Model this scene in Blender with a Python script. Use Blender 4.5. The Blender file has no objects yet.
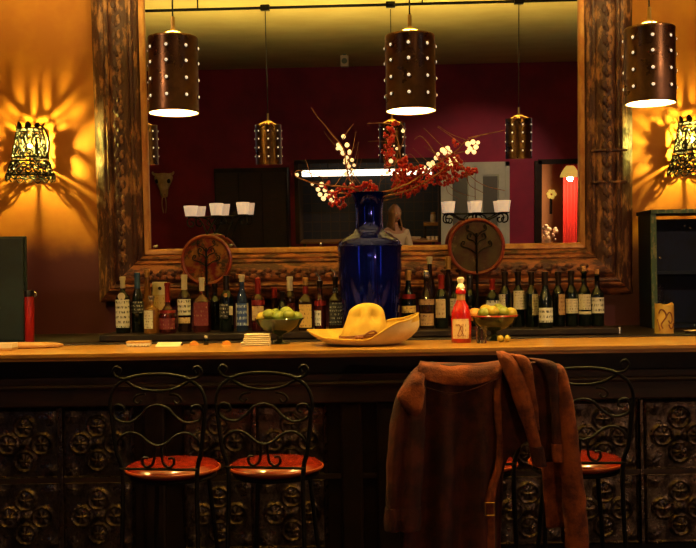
import bpy, bmesh, math, random
from mathutils import Vector, Matrix, noise
random.seed(7)
R = math.radians; PI = math.pi
D = bpy.data; S = bpy.context.scene; COL = S.collection

# ---------------------------------------------------------------- camera, world, exposure
H = 1.41; F = 1000.0; ROLL = 0.0150
cam_d = D.cameras.new('camera'); cam = D.objects.new('camera', cam_d); COL.objects.link(cam)
cam_d.sensor_width = 36; cam_d.lens = 36 * F / 696; cam_d.clip_start = .05
cam.matrix_world = Matrix.Translation((0, 0, H)) @ Matrix.Rotation(R(90), 4, 'X') @ Matrix.Rotation(-ROLL, 4, 'Z')
S.camera = cam
w = D.worlds.new('world'); S.world = w; w.use_nodes = True
w.node_tree.nodes['Background'].inputs[0].default_value = (.25, .3, .5, 1)
w.node_tree.nodes['Background'].inputs[1].default_value = .05
S.view_settings.view_transform = 'Standard'; S.view_settings.look = 'None'
S.view_settings.gamma = 1; S.view_settings.use_curve_mapping = False; S.view_settings.exposure = -0.46

# ---------------------------------------------------------------- photo pixel -> place
def UV(px, py):
    u = px - 348.0; v = 274.0 - py
    return u * math.cos(ROLL) + v * math.sin(ROLL), -u * math.sin(ROLL) + v * math.cos(ROLL)
def P(px, py, Y):
    u, v = UV(px, py)
    return Vector((u * Y / F, Y, H + v * Y / F))
def PX(px, py, Y): return P(px, py, Y).x
def PZ(px, py, Y): return P(px, py, Y).z
# the mirror leans forward and is turned a little
MT, MY = .054, -.025
MC = Vector((.09, 5.86, 1.573))
MROT = Matrix.Rotation(MY, 3, 'Z') @ Matrix.Rotation(MT, 3, 'X')
MN = MROT @ Vector((0, -1, 0))
def RF(px, py, Yf):                      # what the mirror shows at a pixel, on the plane y = Yf behind the camera
    c = Vector((0, 0, H)); d = (P(px, py, 1.0) - c).normalized()
    t = (MC - c).dot(MN) / d.dot(MN); q = c + d * t
    r = d - 2 * d.dot(MN) * MN
    return q + r * ((Yf - q.y) / r.y)

# ---------------------------------------------------------------- materials
def nd(nt, typ, **kw):
    n = nt.nodes.new(typ)
    for k, v in kw.items(): setattr(n, k, v)
    return n
def mat(name, col, rough=.5, metal=0, emit=None, es=0, trans=0, spec=None, coat=0, col2=None, ns=20, nlo=.4, nhi=.6, bump=0, bs=60,
        stretch=(1, 1, 1), col3=None, ns3=8, nlo3=.5, nhi3=.6, sheen=0, ior=None, rough2=None):
    m = D.materials.new(name); m.use_nodes = True; nt = m.node_tree; b = nt.nodes['Principled BSDF']; L = nt.links.new
    b.inputs['Base Color'].default_value = (*col, 1); b.inputs['Roughness'].default_value = rough
    b.inputs['Metallic'].default_value = metal
    if emit: b.inputs['Emission Color'].default_value = (*emit, 1); b.inputs['Emission Strength'].default_value = es
    if trans: b.inputs['Transmission Weight'].default_value = trans
    if spec is not None: b.inputs['Specular IOR Level'].default_value = spec
    if coat: b.inputs['Coat Weight'].default_value = coat; b.inputs['Coat Roughness'].default_value = .1
    if sheen: b.inputs['Sheen Weight'].default_value = sheen; b.inputs['Sheen Roughness'].default_value = .4; b.inputs['Sheen Tint'].default_value = (*col, 1)
    if ior: b.inputs['IOR'].default_value = ior
    if col2 or bump:
        tc = nd(nt, 'ShaderNodeTexCoord'); mp = nd(nt, 'ShaderNodeMapping'); mp.inputs['Scale'].default_value = stretch
        L(tc.outputs['Object'], mp.inputs['Vector'])
    if col2:
        n = nd(nt, 'ShaderNodeTexNoise'); n.inputs['Scale'].default_value = ns; n.inputs['Detail'].default_value = 5; n.inputs['Roughness'].default_value = .62
        L(mp.outputs[0], n.inputs['Vector'])
        r = nd(nt, 'ShaderNodeMapRange'); r.inputs[1].default_value = nlo; r.inputs[2].default_value = nhi
        L(n.outputs['Fac'], r.inputs[0])
        mx = nd(nt, 'ShaderNodeMix', data_type='RGBA'); L(r.outputs[0], mx.inputs[0])
        mx.inputs[6].default_value = (*col, 1); mx.inputs[7].default_value = (*col2, 1)
        out = mx.outputs[2]
        if rough2 is not None:
            rr = nd(nt, 'ShaderNodeMapRange'); rr.inputs[3].default_value = rough; rr.inputs[4].default_value = rough2
            L(r.outputs[0], rr.inputs[0]); L(rr.outputs[0], b.inputs['Roughness'])
        if col3:
            n3 = nd(nt, 'ShaderNodeTexNoise'); n3.inputs['Scale'].default_value = ns3; n3.inputs['Detail'].default_value = 6; n3.inputs['Roughness'].default_value = .7
            L(mp.outputs[0], n3.inputs['Vector'])
            r3 = nd(nt, 'ShaderNodeMapRange'); r3.inputs[1].default_value = nlo3; r3.inputs[2].default_value = nhi3
            L(n3.outputs['Fac'], r3.inputs[0])
            m3 = nd(nt, 'ShaderNodeMix', data_type='RGBA'); L(r3.outputs[0], m3.inputs[0]); L(out, m3.inputs[6]); m3.inputs[7].default_value = (*col3, 1)
            out = m3.outputs[2]
        L(out, b.inputs['Base Color'])
    if bump:
        nb = nd(nt, 'ShaderNodeTexNoise'); nb.inputs['Scale'].default_value = bs; nb.inputs['Detail'].default_value = 4
        L(mp.outputs[0], nb.inputs['Vector'])
        bp = nd(nt, 'ShaderNodeBump'); bp.inputs['Strength'].default_value = bump; bp.inputs['Distance'].default_value = .01
        L(nb.outputs['Fac'], bp.inputs['Height']); L(bp.outputs[0], b.inputs['Normal'])
    return m
def label_mat(name, paper, ink, dens=.55, lines=210, accent=None):
    # printed paper: rows of small print
    m = D.materials.new(name); m.use_nodes = True; nt = m.node_tree; b = nt.nodes['Principled BSDF']; L = nt.links.new
    b.inputs['Roughness'].default_value = .55
    tc = nd(nt, 'ShaderNodeTexCoord'); sp = nd(nt, 'ShaderNodeSeparateXYZ'); L(tc.outputs['Object'], sp.inputs[0])
    wv = nd(nt, 'ShaderNodeMath', operation='MULTIPLY'); wv.inputs[1].default_value = lines * 2; L(sp.outputs[2], wv.inputs[0])
    sn = nd(nt, 'ShaderNodeMath', operation='SINE'); L(wv.outputs[0], sn.inputs[0])
    g = nd(nt, 'ShaderNodeMath', operation='GREATER_THAN'); g.inputs[1].default_value = .1; L(sn.outputs[0], g.inputs[0])
    mp = nd(nt, 'ShaderNodeMapping'); mp.inputs['Scale'].default_value = (260, 260, 40); L(tc.outputs['Object'], mp.inputs[0])
    n = nd(nt, 'ShaderNodeTexNoise'); n.inputs['Scale'].default_value = 1; n.inputs['Detail'].default_value = 2; L(mp.outputs[0], n.inputs['Vector'])
    g2 = nd(nt, 'ShaderNodeMath', operation='GREATER_THAN'); g2.inputs[1].default_value = dens; L(n.outputs['Fac'], g2.inputs[0])
    mu = nd(nt, 'ShaderNodeMath', operation='MULTIPLY'); L(g.outputs[0], mu.inputs[0]); L(g2.outputs[0], mu.inputs[1])
    mx = nd(nt, 'ShaderNodeMix', data_type='RGBA'); L(mu.outputs[0], mx.inputs[0]); mx.inputs[6].default_value = (*paper, 1); mx.inputs[7].default_value = (*ink, 1)
    L(mx.outputs[2], b.inputs['Base Color'])
    return m
M = {}
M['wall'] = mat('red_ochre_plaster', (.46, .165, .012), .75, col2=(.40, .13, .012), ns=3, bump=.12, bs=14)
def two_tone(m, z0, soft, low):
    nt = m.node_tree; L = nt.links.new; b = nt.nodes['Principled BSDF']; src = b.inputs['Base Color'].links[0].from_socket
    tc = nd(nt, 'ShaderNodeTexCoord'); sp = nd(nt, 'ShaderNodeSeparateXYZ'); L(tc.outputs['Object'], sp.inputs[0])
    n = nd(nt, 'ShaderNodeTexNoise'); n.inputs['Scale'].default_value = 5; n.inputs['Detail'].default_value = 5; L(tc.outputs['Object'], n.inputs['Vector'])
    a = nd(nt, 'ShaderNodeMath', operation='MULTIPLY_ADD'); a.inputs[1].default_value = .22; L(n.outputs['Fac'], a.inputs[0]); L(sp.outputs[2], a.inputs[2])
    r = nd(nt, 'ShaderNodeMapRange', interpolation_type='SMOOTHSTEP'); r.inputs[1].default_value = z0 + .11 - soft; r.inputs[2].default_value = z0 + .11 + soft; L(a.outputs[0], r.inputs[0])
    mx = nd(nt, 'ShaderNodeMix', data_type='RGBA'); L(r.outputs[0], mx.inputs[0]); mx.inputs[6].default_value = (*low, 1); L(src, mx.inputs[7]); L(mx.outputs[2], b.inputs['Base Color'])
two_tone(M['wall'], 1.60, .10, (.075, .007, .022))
M['farwall'] = mat('crimson_plaster', (.27, .006, .055), .7, col2=(.20, .005, .05), ns=2)
M['sidewall'] = mat('maroon_plaster', (.09, .008, .022), .8)
M['ceil'] = mat('yellow_ceiling_paint', (.62, .47, .15), .8, col2=(.56, .41, .12), ns=2)
M['floor'] = mat('dark_floor_boards', (.02, .009, .006), .5, col2=(.012, .006, .005), ns=6, stretch=(1, 8, 1))
M['bartop'] = mat('varnished_amber_wood', (.50, .235, .035), .30, col2=(.34, .13, .016), ns=5, nlo=.35, nhi=.7, stretch=(1.2, 14, 14), coat=.35, rough2=.45)
M['darkwood'] = mat('near_black_wood', (.010, .006, .007), .5, spec=.2, col2=(.02, .01, .008), ns=8)
M['darkwood2'] = mat('dark_mahogany', (.03, .007, .006), .6, col2=(.014, .004, .004), ns=8, stretch=(1, 6, 6))
M['tin'] = mat('aged_pressed_tin', (.19, .135, .105), .25, 1, col2=(.045, .032, .03), ns=14, bump=.3, bs=120, rough2=.55)
M['iron'] = mat('black_wrought_iron', (.004, .003, .004), .5, .0, spec=.18, bump=.15, bs=200)
M['vinyl'] = mat('orange_red_vinyl', (.22, .013, .004), .2, coat=.2)
M['vinylrim'] = mat('red_vinyl_piping', (.34, .05, .01), .3)
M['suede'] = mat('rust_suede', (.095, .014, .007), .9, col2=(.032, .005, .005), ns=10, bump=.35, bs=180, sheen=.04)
M['suede2'] = mat('lit_tan_suede', (.32, .064, .009), .9, col2=(.10, .016, .006), ns=12, bump=.35, bs=180, sheen=.04)  # tan suede, also the paler copy for coat folds and top that catch light
M['felt'] = mat('golden_felt', (.56, .35, .04), .85, col2=(.48, .28, .03), ns=18, bump=.1, bs=160)
M['felt2'] = mat('cream_felt', (.58, .46, .27), .85, col2=(.5, .38, .2), ns=12, bump=.1, bs=160)
M['leather'] = mat('brown_leather_cord', (.22, .06, .015), .5)
M['cobalt'] = mat('cobalt_glaze', (.004, .012, .30), .09, .75, coat=.25, col2=(.002, .006, .16), ns=4)
M['mirror'] = mat('silvered_glass', (.86, .84, .84), .0, 1)
M['frame'] = mat('flaking_painted_wood', (.055, .016, .010), .5, col2=(.30, .13, .05), ns=11, nlo=.50, nhi=.60, stretch=(2.2, 2.2, .75), bump=.6, bs=40,
                 col3=(.05, .010, .010), ns3=6, nlo3=.55, nhi3=.66)
M['frameb'] = mat('flaking_rust_wood', (.07, .018, .010), .5, col2=(.38, .12, .035), ns=11, nlo=.44, nhi=.57, stretch=(.75, 2.2, 2.2), bump=.6, bs=40,
                 col3=(.07, .012, .010), ns3=5, nlo3=.56, nhi3=.66)
M['gilt'] = mat('gilt_lip', (.50, .24, .07), .4, .25, col2=(.36, .13, .035), ns=20, stretch=(1, 1, .4))
M['copper'] = mat('dark_bronze_sheet', (.17, .085, .045), .27, 1, col2=(.09, .045, .03), ns=5, rough2=.45)
M['shadein'] = mat('white_enamel', (.9, .82, .62), .6)
M['bulb'] = mat('warm_bulb', (1, .8, .5), .4, emit=(1, .72, .36), es=40)
M['sconcebulb'] = mat('bright_clear_bulb', (1, .8, .5), .4, emit=(1, .78, .12), es=17000)
M['pendbulb'] = mat('bright_frosted_bulb', (1, .8, .5), .4, emit=(1, .68, .20), es=2700)
M['added_upbulb'] = mat('added_uplight_bulb', (1, .8, .5), .4, emit=(1, .80, .26), es=20000)
M['stud'] = mat('lit_glass_stud', (.9, .8, .6), .15, emit=(1, .78, .5), es=1.1)
M['brass'] = mat('brass', (.6, .38, .12), .3, 1)
M['cream'] = mat('cream_ceramic', (.75, .62, .42), .4)
M['votive'] = mat('lit_votive_glass', (.8, .68, .5), .4, emit=(1, .70, .45), es=.55)
M['black'] = mat('black_plastic', (.008, .008, .009), .35)
M['darkglass'] = mat('black_green_glass', (.003, .006, .005), .05, spec=.5)
M['brownglass'] = mat('dark_brown_glass', (.02, .007, .003), .06, spec=.6)
M['redglass'] = mat('ruby_liqueur_glass', (.045, .003, .003), .08, spec=.6)
M['scarlet'] = mat('scarlet_glass', (.36, .008, .006), .1, spec=.6, coat=.4)
M['amberglass'] = mat('amber_spirit_glass', (.40, .17, .03), .06, trans=.55)
M['clearglass'] = mat('clear_glass', (.95, .95, .95), .02, trans=1, ior=1.45)
M['blueglass'] = mat('pale_blue_glass', (.04, .07, .16), .05, trans=.5)
M['greenglass'] = mat('olive_green_glass', (.03, .05, .02), .06, trans=.35)
M['lab_cream'] = label_mat('cream_paper_label', (.66, .58, .42), (.16, .09, .05), .56)
M['lab_white'] = label_mat('white_paper_label', (.72, .68, .60), (.05, .05, .05), .52, 120)
M['lab_yellow'] = label_mat('yellow_paper_label', (.72, .46, .12), (.2, .08, .02), .58, 150)
M['lab_black'] = label_mat('black_paper_label', (.012, .012, .012), (.6, .58, .52), .56, 160)
M['lab_red'] = label_mat('wine_red_label', (.16, .012, .02), (.45, .3, .16), .62, 150)
M['lab_blue'] = label_mat('blue_paper_label', (.03, .07, .30), (.6, .66, .75), .5, 100)
M['lab_tan'] = label_mat('tan_paper_label', (.46, .27, .12), (.14, .06, .03), .55, 150)
M['lab_gold'] = label_mat('pale_gold_label', (.62, .44, .22), (.30, .13, .05), .58, 130)
M['foil_dark'] = mat('dark_foil', (.02, .012, .012), .3, .4)
M['foil_red'] = mat('red_foil', (.30, .02, .015), .3, .4)
M['foil_cream'] = mat('cream_foil', (.68, .58, .40), .4)
M['foil_gold'] = mat('gold_foil', (.62, .36, .12), .35, .6)
M['foil_silver'] = mat('silver_foil', (.7, .7, .72), .25, .9)
M['foil_blue'] = mat('blue_foil', (.05, .12, .22), .3, .4)
M['cork'] = mat('cork', (.58, .30, .13), .8, col2=(.42, .19, .08), ns=120)
M['lime'] = mat('lime_peel', (.13, .17, .015), .4, col2=(.24, .24, .02), ns=16)
M['lemon'] = mat('lemon_peel', (.46, .30, .02), .4, col2=(.36, .26, .03), ns=20)
M['orange'] = mat('orange_peel', (.62, .24, .03), .45)
M['rim_red'] = mat('red_glass_rim', (.28, .02, .012), .15)
M['linen'] = mat('cream_linen', (.60, .50, .32), .9, bump=.2, bs=120)
M['twig'] = mat('reddish_twig', (.26, .08, .03), .7, col2=(.34, .16, .07), ns=40)
M['berry_red'] = mat('red_berry', (.50, .012, .010), .3, coat=.3)
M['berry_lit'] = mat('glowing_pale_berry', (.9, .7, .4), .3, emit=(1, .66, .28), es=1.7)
M['discrim'] = mat('oxblood_lacquer', (.16, .012, .012), .3, col2=(.26, .04, .015), ns=9)
M['discglass'] = mat('mottled_painted_glass', (.26, .11, .025), .25, col2=(.16, .015, .012), ns=9, nlo=.45, nhi=.55, col3=(.05, .03, .015), ns3=14, nlo3=.52, nhi3=.58)
M['discolive'] = mat('olive_painted_glass', (.07, .05, .02), .5, spec=.2, col2=(.045, .008, .008), ns=8, nlo=.42, nhi=.6, col3=(.15, .10, .045), ns3=9, nlo3=.56, nhi3=.64)
M['wax'] = mat('yellow_carved_wax', (.72, .46, .10), .5, col2=(.60, .30, .05), ns=10)
M['waxred'] = mat('red_brown_wax', (.25, .07, .02), .5)
M['bluewood'] = mat('night_blue_paint', (.004, .012, .05), .5, spec=.2, col2=(.003, .006, .016), ns=6)
M['edgewood'] = mat('worn_green_paint', (.05, .10, .07), .6, col2=(.16, .17, .10), ns=40, nlo=.5, nhi=.58, stretch=(1, 1, .5))
M['greenpanel'] = mat('dark_teal_paint', (.010, .026, .034), .6, col2=(.007, .017, .022), ns=6)
M['redcan'] = mat('red_enamel', (.36, .012, .010), .3)
M['board'] = mat('light_wood_board', (.42, .20, .06), .5, col2=(.30, .12, .03), ns=8, stretch=(1, 8, 8))
M['grey'] = mat('grey_blue_paint', (.50, .56, .52), .5, col2=(.42, .48, .46), ns=3)
M['greydark'] = mat('dark_grey_paint', (.09, .10, .10), .5)
M['kitchen'] = mat('kitchen_tile', (.04, .04, .055), .3)
M['grout'] = mat('brown_grout', (.11, .07, .05), .8)
M['tube'] = mat('fluorescent_tube', (1, 1, 1), .4, emit=(1, .86, .60), es=5)
M['bone'] = mat('old_bone', (.68, .52, .38), .8, col2=(.5, .36, .26), ns=14)
M['peach'] = mat('peach_plaster', (.62, .30, .14), .8)
M['redcloth'] = mat('red_curtain', (.42, .015, .012), .8)
M['lampyellow'] = mat('glowing_yellow_shade', (.9, .7, .2), .6, emit=(1, .62, .10), es=.8)
M['skin'] = mat('skin', (.46, .24, .15), .55)
M['hair'] = mat('blond_hair', (.34, .17, .055), .6, col2=(.2, .09, .03), ns=30, stretch=(4, 4, .5))
M['shirt'] = mat('off_white_shirt', (.60, .50, .36), .8)
M['trouser'] = mat('dark_denim', (.03, .04, .07), .85)
M['daylight'] = mat('daylit_window_pane', (.6, .7, .8), .3, emit=(.40, .60, 1), es=2.2)
M['plastic'] = mat('pale_plastic', (.5, .36, .32), .5)

# ---------------------------------------------------------------- mesh helpers
class MB:
    def __init__(s): s.v = []; s.f = []
    def add(s, v, f):
        b = len(s.v); s.v += [Vector(a) for a in v]; s.f += [tuple(i + b for i in q) for q in f]; return s
    def box(s, x0, x1, y0, y1, z0, z1):
        return s.add([(x0, y0, z0), (x1, y0, z0), (x1, y1, z0), (x0, y1, z0), (x0, y0, z1), (x1, y0, z1), (x1, y1, z1), (x0, y1, z1)],
                     [(3, 2, 1, 0), (4, 5, 6, 7), (0, 1, 5, 4), (1, 2, 6, 5), (2, 3, 7, 6), (3, 0, 4, 7)])
    def lathe(s, prof, n=24, c=(0, 0, 0), sq=None, axis='Z', cap=True):
        v = []; f = []
        for i, (r, z) in enumerate(prof):
            for k in range(n):
                a = 2 * PI * k / n; rr = r
                if sq and sq[i] > 2:
                    p = sq[i]; rr = r / (abs(math.cos(a)) ** p + abs(math.sin(a)) ** p) ** (1 / p)
                x, y = rr * math.cos(a), rr * math.sin(a)
                q = {'Z': (x, y, z), 'Y': (x, z, y), 'X': (z, x, y)}[axis]
                v.append(Vector(q) + Vector(c))
        m = len(prof)
        for i in range(m - 1):
            for k in range(n):
                k2 = (k + 1) % n
                f.append((i * n + k, i * n + k2, (i + 1) * n + k2, (i + 1) * n + k))
        if cap:
            if prof[0][0] > 1e-6: f.append(tuple(reversed(range(n))))
            if prof[-1][0] > 1e-6: f.append(tuple((m - 1) * n + k for k in range(n)))
        return s.add(v, f)
    def tube(s, pts, r, n=8, closed=False, flat=1.0):
        pts = [Vector(p) for p in pts]; m = len(pts); rs = r if isinstance(r, (list, tuple)) else [r] * m
        ts = []
        for i in range(m):
            a = pts[(i - 1) % m] if (i > 0 or closed) else pts[i]; b = pts[(i + 1) % m] if (i < m - 1 or closed) else pts[i]
            t = (b - a); ts.append(t.normalized() if t.length > 1e-9 else Vector((0, 0, 1)))
        up = Vector((0, 1, 0)) if abs(ts[0].y) < .9 else Vector((1, 0, 0))
        nrm = (up - ts[0] * up.dot(ts[0])).normalized(); v = []; f = []
        for i in range(m):
            nrm = nrm - ts[i] * nrm.dot(ts[i])
            nrm = nrm.normalized() if nrm.length > 1e-6 else Vector((1, 0, 0))
            bn = ts[i].cross(nrm)
            for k in range(n):
                a = 2 * PI * k / n; v.append(pts[i] + nrm * (rs[i] * math.cos(a)) * flat + bn * (rs[i] * math.sin(a)))
        e = m if closed else m - 1
        for i in range(e):
            i2 = (i + 1) % m
            for k in range(n):
                k2 = (k + 1) % n; f.append((i * n + k, i * n + k2, i2 * n + k2, i2 * n + k))
        if not closed: f.append(tuple(reversed(range(n)))); f.append(tuple((m - 1) * n + k for k in range(n)))
        return s.add(v, f)
    def sphere(s, c, r, n=10, m=6, sc=(1, 1, 1)):
        c = Vector(c); v = [c + Vector((0, 0, -r * sc[2]))]; f = []
        for i in range(1, m):
            a = -PI / 2 + PI * i / m
            for k in range(n):
                b = 2 * PI * k / n; v.append(c + Vector((r * sc[0] * math.cos(a) * math.cos(b), r * sc[1] * math.cos(a) * math.sin(b), r * sc[2] * math.sin(a))))
        v.append(c + Vector((0, 0, r * sc[2]))); t = len(v) - 1
        for k in range(n):
            k2 = (k + 1) % n; f.append((0, 1 + k2, 1 + k)); f.append((t, t - n + k, t - n + k2))
            for i in range(m - 2): f.append((1 + i * n + k, 1 + i * n + k2, 1 + (i + 1) * n + k2, 1 + (i + 1) * n + k))
        return s.add(v, f)
    def grid(s, rows, closed=False):
        n = len(rows[0]); v = [p for r in rows for p in r]; f = []
        for i in range(len(rows) - 1):
            for k in range(n if closed else n - 1):
                k2 = (k + 1) % n; f.append((i * n + k, i * n + k2, (i + 1) * n + k2, (i + 1) * n + k))
        return s.add(v, f)
    def prism(s, poly, y0, y1):          # outline in x,z pushed along y
        n = len(poly)
        v = [(x, y0, z) for x, z in poly] + [(x, y1, z) for x, z in poly]
        f = [tuple(range(n)), tuple(reversed(range(n, 2 * n)))] + [(i, i + n, (i + 1) % n + n, (i + 1) % n) for i in range(n)]
        return s.add(v, f)
    def mesh(s, name, m, smooth=True, bevel=0, ang=40, org=(0, 0, 0), segs=2):
        me = D.meshes.new(name); o = Vector(org)
        me.from_pydata([tuple(p - o) for p in s.v], [], s.f); me.update()
        bm = bmesh.new(); bm.from_mesh(me); bmesh.ops.recalc_face_normals(bm, faces=bm.faces)
        if bevel: bmesh.ops.bevel(bm, geom=list(bm.edges), offset=bevel, segments=segs, affect='EDGES', profile=.5, clamp_overlap=True)
        bm.to_mesh(me); bm.free()
        if smooth: me.shade_smooth(); me.set_sharp_from_angle(angle=R(ang))
        me.materials.append(M[m] if isinstance(m, str) else m)
        return me
    def build(s, name, m, parent=None, **kw):
        o = D.objects.new(name, s.mesh(name, m, **kw)); COL.objects.link(o); o.parent = parent; return o

def tag(o, label=None, cat=None, group=None, kind=None):
    if label: o['label'] = label
    if cat: o['category'] = cat
    if group: o['group'] = group
    if kind: o['kind'] = kind
    return o
def thing(name, label, cat, loc=(0, 0, 0), rz=0, group=None):
    o = D.objects.new(name, None); COL.objects.link(o); o.location = loc; o.rotation_euler = (0, 0, rz); o.empty_display_size = .05
    return tag(o, label, cat, group)
def inst(name, me, parent, loc=(0, 0, 0), rot=(0, 0, 0)):
    o = D.objects.new(name, me); COL.objects.link(o); o.parent = parent; o.location = loc; o.rotation_euler = rot; return o
def copy_tree(o, parent=None):
    c = o.copy(); COL.objects.link(c); c.parent = parent
    for ch in list(o.children): copy_tree(ch, c)
    return c
def struct(name, mb, m, parent=None, **kw):
    o = mb.build(name, m, parent, **kw)
    if parent is None: o['kind'] = 'structure'
    return o
def lamp(name, typ, loc, energy, col, parent=None, **kw):
    l = D.lights.new(name, typ); l.energy = energy; l.color = col
    for k, v in kw.items(): setattr(l, k, v)
    o = D.objects.new(name, l); COL.objects.link(o); o.location = loc; o.parent = parent; return o
def cr(pts, k=6, closed=False):          # smooth curve through points
    pts = [Vector(p) for p in pts]; n = len(pts); out = []
    for i in range(n if closed else n - 1):
        p0 = pts[(i - 1) % n] if (i > 0 or closed) else pts[i]; p1 = pts[i]; p2 = pts[(i + 1) % n]
        p3 = pts[(i + 2) % n] if (i + 2 < n or closed) else pts[(i + 1) % n]
        for j in range(k):
            t = j / k
            out.append(.5 * ((2 * p1) + (p2 - p0) * t + (2 * p0 - 5 * p1 + 4 * p2 - p3) * t * t + (3 * p1 - p0 - 3 * p2 + p3) * t ** 3))
    if not closed: out.append(pts[-1])
    return out
def spiral(cx, cz, r, a0, turns, y=0, n=18, k=.25):
    return [Vector((cx + r * (1 - (1 - k) * i / n) * math.cos(a0 + turns * 2 * PI * i / n), y, cz + r * (1 - (1 - k) * i / n) * math.sin(a0 + turns * 2 * PI * i / n))) for i in range(n + 1)]

# ================================================================ the room
YW = 5.97; YF = -2.5; XS = 3.4; ZC = 3.42
struct('floor', MB().box(-XS, XS, -7, YW, -.1, 0), 'floor', smooth=False)
struct('ceiling', MB().box(-XS, XS, -7, YW, ZC, ZC + .1), 'ceil', smooth=False)
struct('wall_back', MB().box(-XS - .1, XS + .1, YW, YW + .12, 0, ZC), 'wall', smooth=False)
# side walls with a tall window each, well outside the picture
for sx, nm in ((-1, 'wall_left'), (1, 'wall_right')):
    a, b = (XS, XS + .12) if sx > 0 else (-XS - .12, -XS)
    mb = MB().box(a, b, -7, .8, 0, ZC).box(a, b, 1.2, YW, 0, ZC).box(a, b, .8, 1.2, 0, .9).box(a, b, .8, 1.2, 2.9, ZC)
    struct(nm, mb, 'sidewall', smooth=False)
    wn = D.objects.new('window_%d' % (1 if sx < 0 else 2), None); COL.objects.link(wn); wn.location = (sx * (XS + .06), 1.0, .9); wn['kind'] = 'structure'
    fr = MB()
    for q in (-.2, .16): fr.box(-.04, .04, q, q + .04, 0, 2.0)
    for q in (0, .66, 1.3, 1.96): fr.box(-.035, .035, -.16, .16, q, q + .04)
    fr.build('window_frame', 'greydark', wn, smooth=False)
    for iy in range(1):
        for iz in range(3):
            MB().box(-.006, .006, -.16, .16, .04 + iz * .65, .66 + iz * .65).build('pane', 'daylight', wn, smooth=False)
# wall behind the camera (seen in the mirror): hatch and doorway cut out
hx1 = RF(297, 200, YF).x; hx0 = RF(440, 200, YF).x
hzt = RF(360, 163, YF).z; hzb = RF(360, 243, YF).z
dx1 = RF(538, 200, YF).x; dx0 = RF(583, 200, YF).x; dzt = RF(560, 164, YF).z
lo, hi = min(hx0, hx1), max(hx0, hx1); dlo, dhi = min(dx0, dx1), max(dx0, dx1)
wf = MB()
for x0, x1, z0, z1 in ((-XS, lo, 0, ZC), (lo, hi, 0, hzb), (lo, hi, hzt, ZC), (hi, dlo, 0, ZC), (dlo, dhi, dzt, ZC), (dhi, XS, 0, ZC)):
    wf.box(x0, x1, YF - .15, YF, z0, z1)
struct('wall_front', wf, 'farwall', smooth=False)
print('HATCH', lo, hi, hzb, hzt, 'DOOR', dlo, dhi, dzt)
tr = MB()
for x in (lo, hi): tr.box(x - .03, x + .03, YF, YF + .02, hzb, hzt + .03)
tr.box(lo - .03, hi + .03, YF, YF + .02, hzt, hzt + .06)
struct('trim_1', tr, 'darkwood2', smooth=False)
tr = MB()
for x in (dlo, dhi): tr.box(x - .05, x + .05, YF - .16, YF + .03, 0, dzt + .05)
tr.box(dlo, dhi, YF - .16, YF + .03, dzt, dzt + .07)
struct('trim_2', tr, 'darkwood', smooth=False)
# partition between kitchen and side room, rear walls
struct('wall_partition', MB().box(hi + .06, hi + .18, -5.2, YF - .15, 0, ZC), 'sidewall', smooth=False)
struct('wall_sideroom', MB().box(hi + .18, XS, -5.32, -5.2, 0, ZC), 'peach', smooth=False)
kw_ = D.objects.new('wall_kitchen', MB().box(-XS, hi + .18, -4.62, -4.5, 0, ZC).mesh('wall_kitchen', 'grout', smooth=False)); COL.objects.link(kw_); kw_['kind'] = 'structure'
tile_me = MB().box(0, .135, -.0, .012, 0, .135).mesh('wall_tile', 'kitchen', smooth=False)
for ix in range(15):
    for iz in range(12):
        inst('tile', tile_me, kw_, (lo - .1 + ix * .15, -4.5, .55 + iz * .15))

# door: grey double-leaf panel door in the far wall
gx1 = RF(443, 205, YF).x; gx0 = RF(507, 205, YF).x; gzt = RF(475, 165, YF).z
a, b = min(gx0, gx1), max(gx0, gx1)
dr = D.objects.new('door_1', None); COL.objects.link(dr); dr.location = (0, YF, 0); dr['kind'] = 'structure'
fr = MB().box(a - .03, a + .03, 0, .06, 0, gzt + .04).box(b - .03, b + .03, 0, .06, 0, gzt + .04).box(a - .03, b + .03, 0, .06, gzt - .02, gzt + .04)
fr.build('door_frame', 'grey', dr, smooth=False)
mid = (a + b) / 2
for l0, l1 in ((a + .03, mid - .005), (mid + .005, b - .03)):
    lf = MB().box(l0 + .09, l1 - .09, .013, .03, .2, gzt - .14)
    for x0, x1, z0, z1 in ((l0, l0 + .09, .02, gzt - .02), (l1 - .09, l1, .02, gzt - .02), (l0 + .09, l1 - .09, .02, .2), (l0 + .09, l1 - .09, .92, 1.04), (l0 + .09, l1 - .09, gzt - .14, gzt - .02)):
        lf.box(x0, x1, .012, .05, z0, z1)
    leaf = lf.build('door_leaf', 'grey', dr, smooth=False)
    for z0, z1 in ((.22, .90), (1.06, gzt - .16)):
        MB().box(l0 + .105, l1 - .105, .03, .036, z0, z1).build('door_panel', 'greydark', leaf, smooth=False)
MB().sphere((mid + .05, .075, 1.0), .022).build('door_knob', 'brass', dr)

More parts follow.
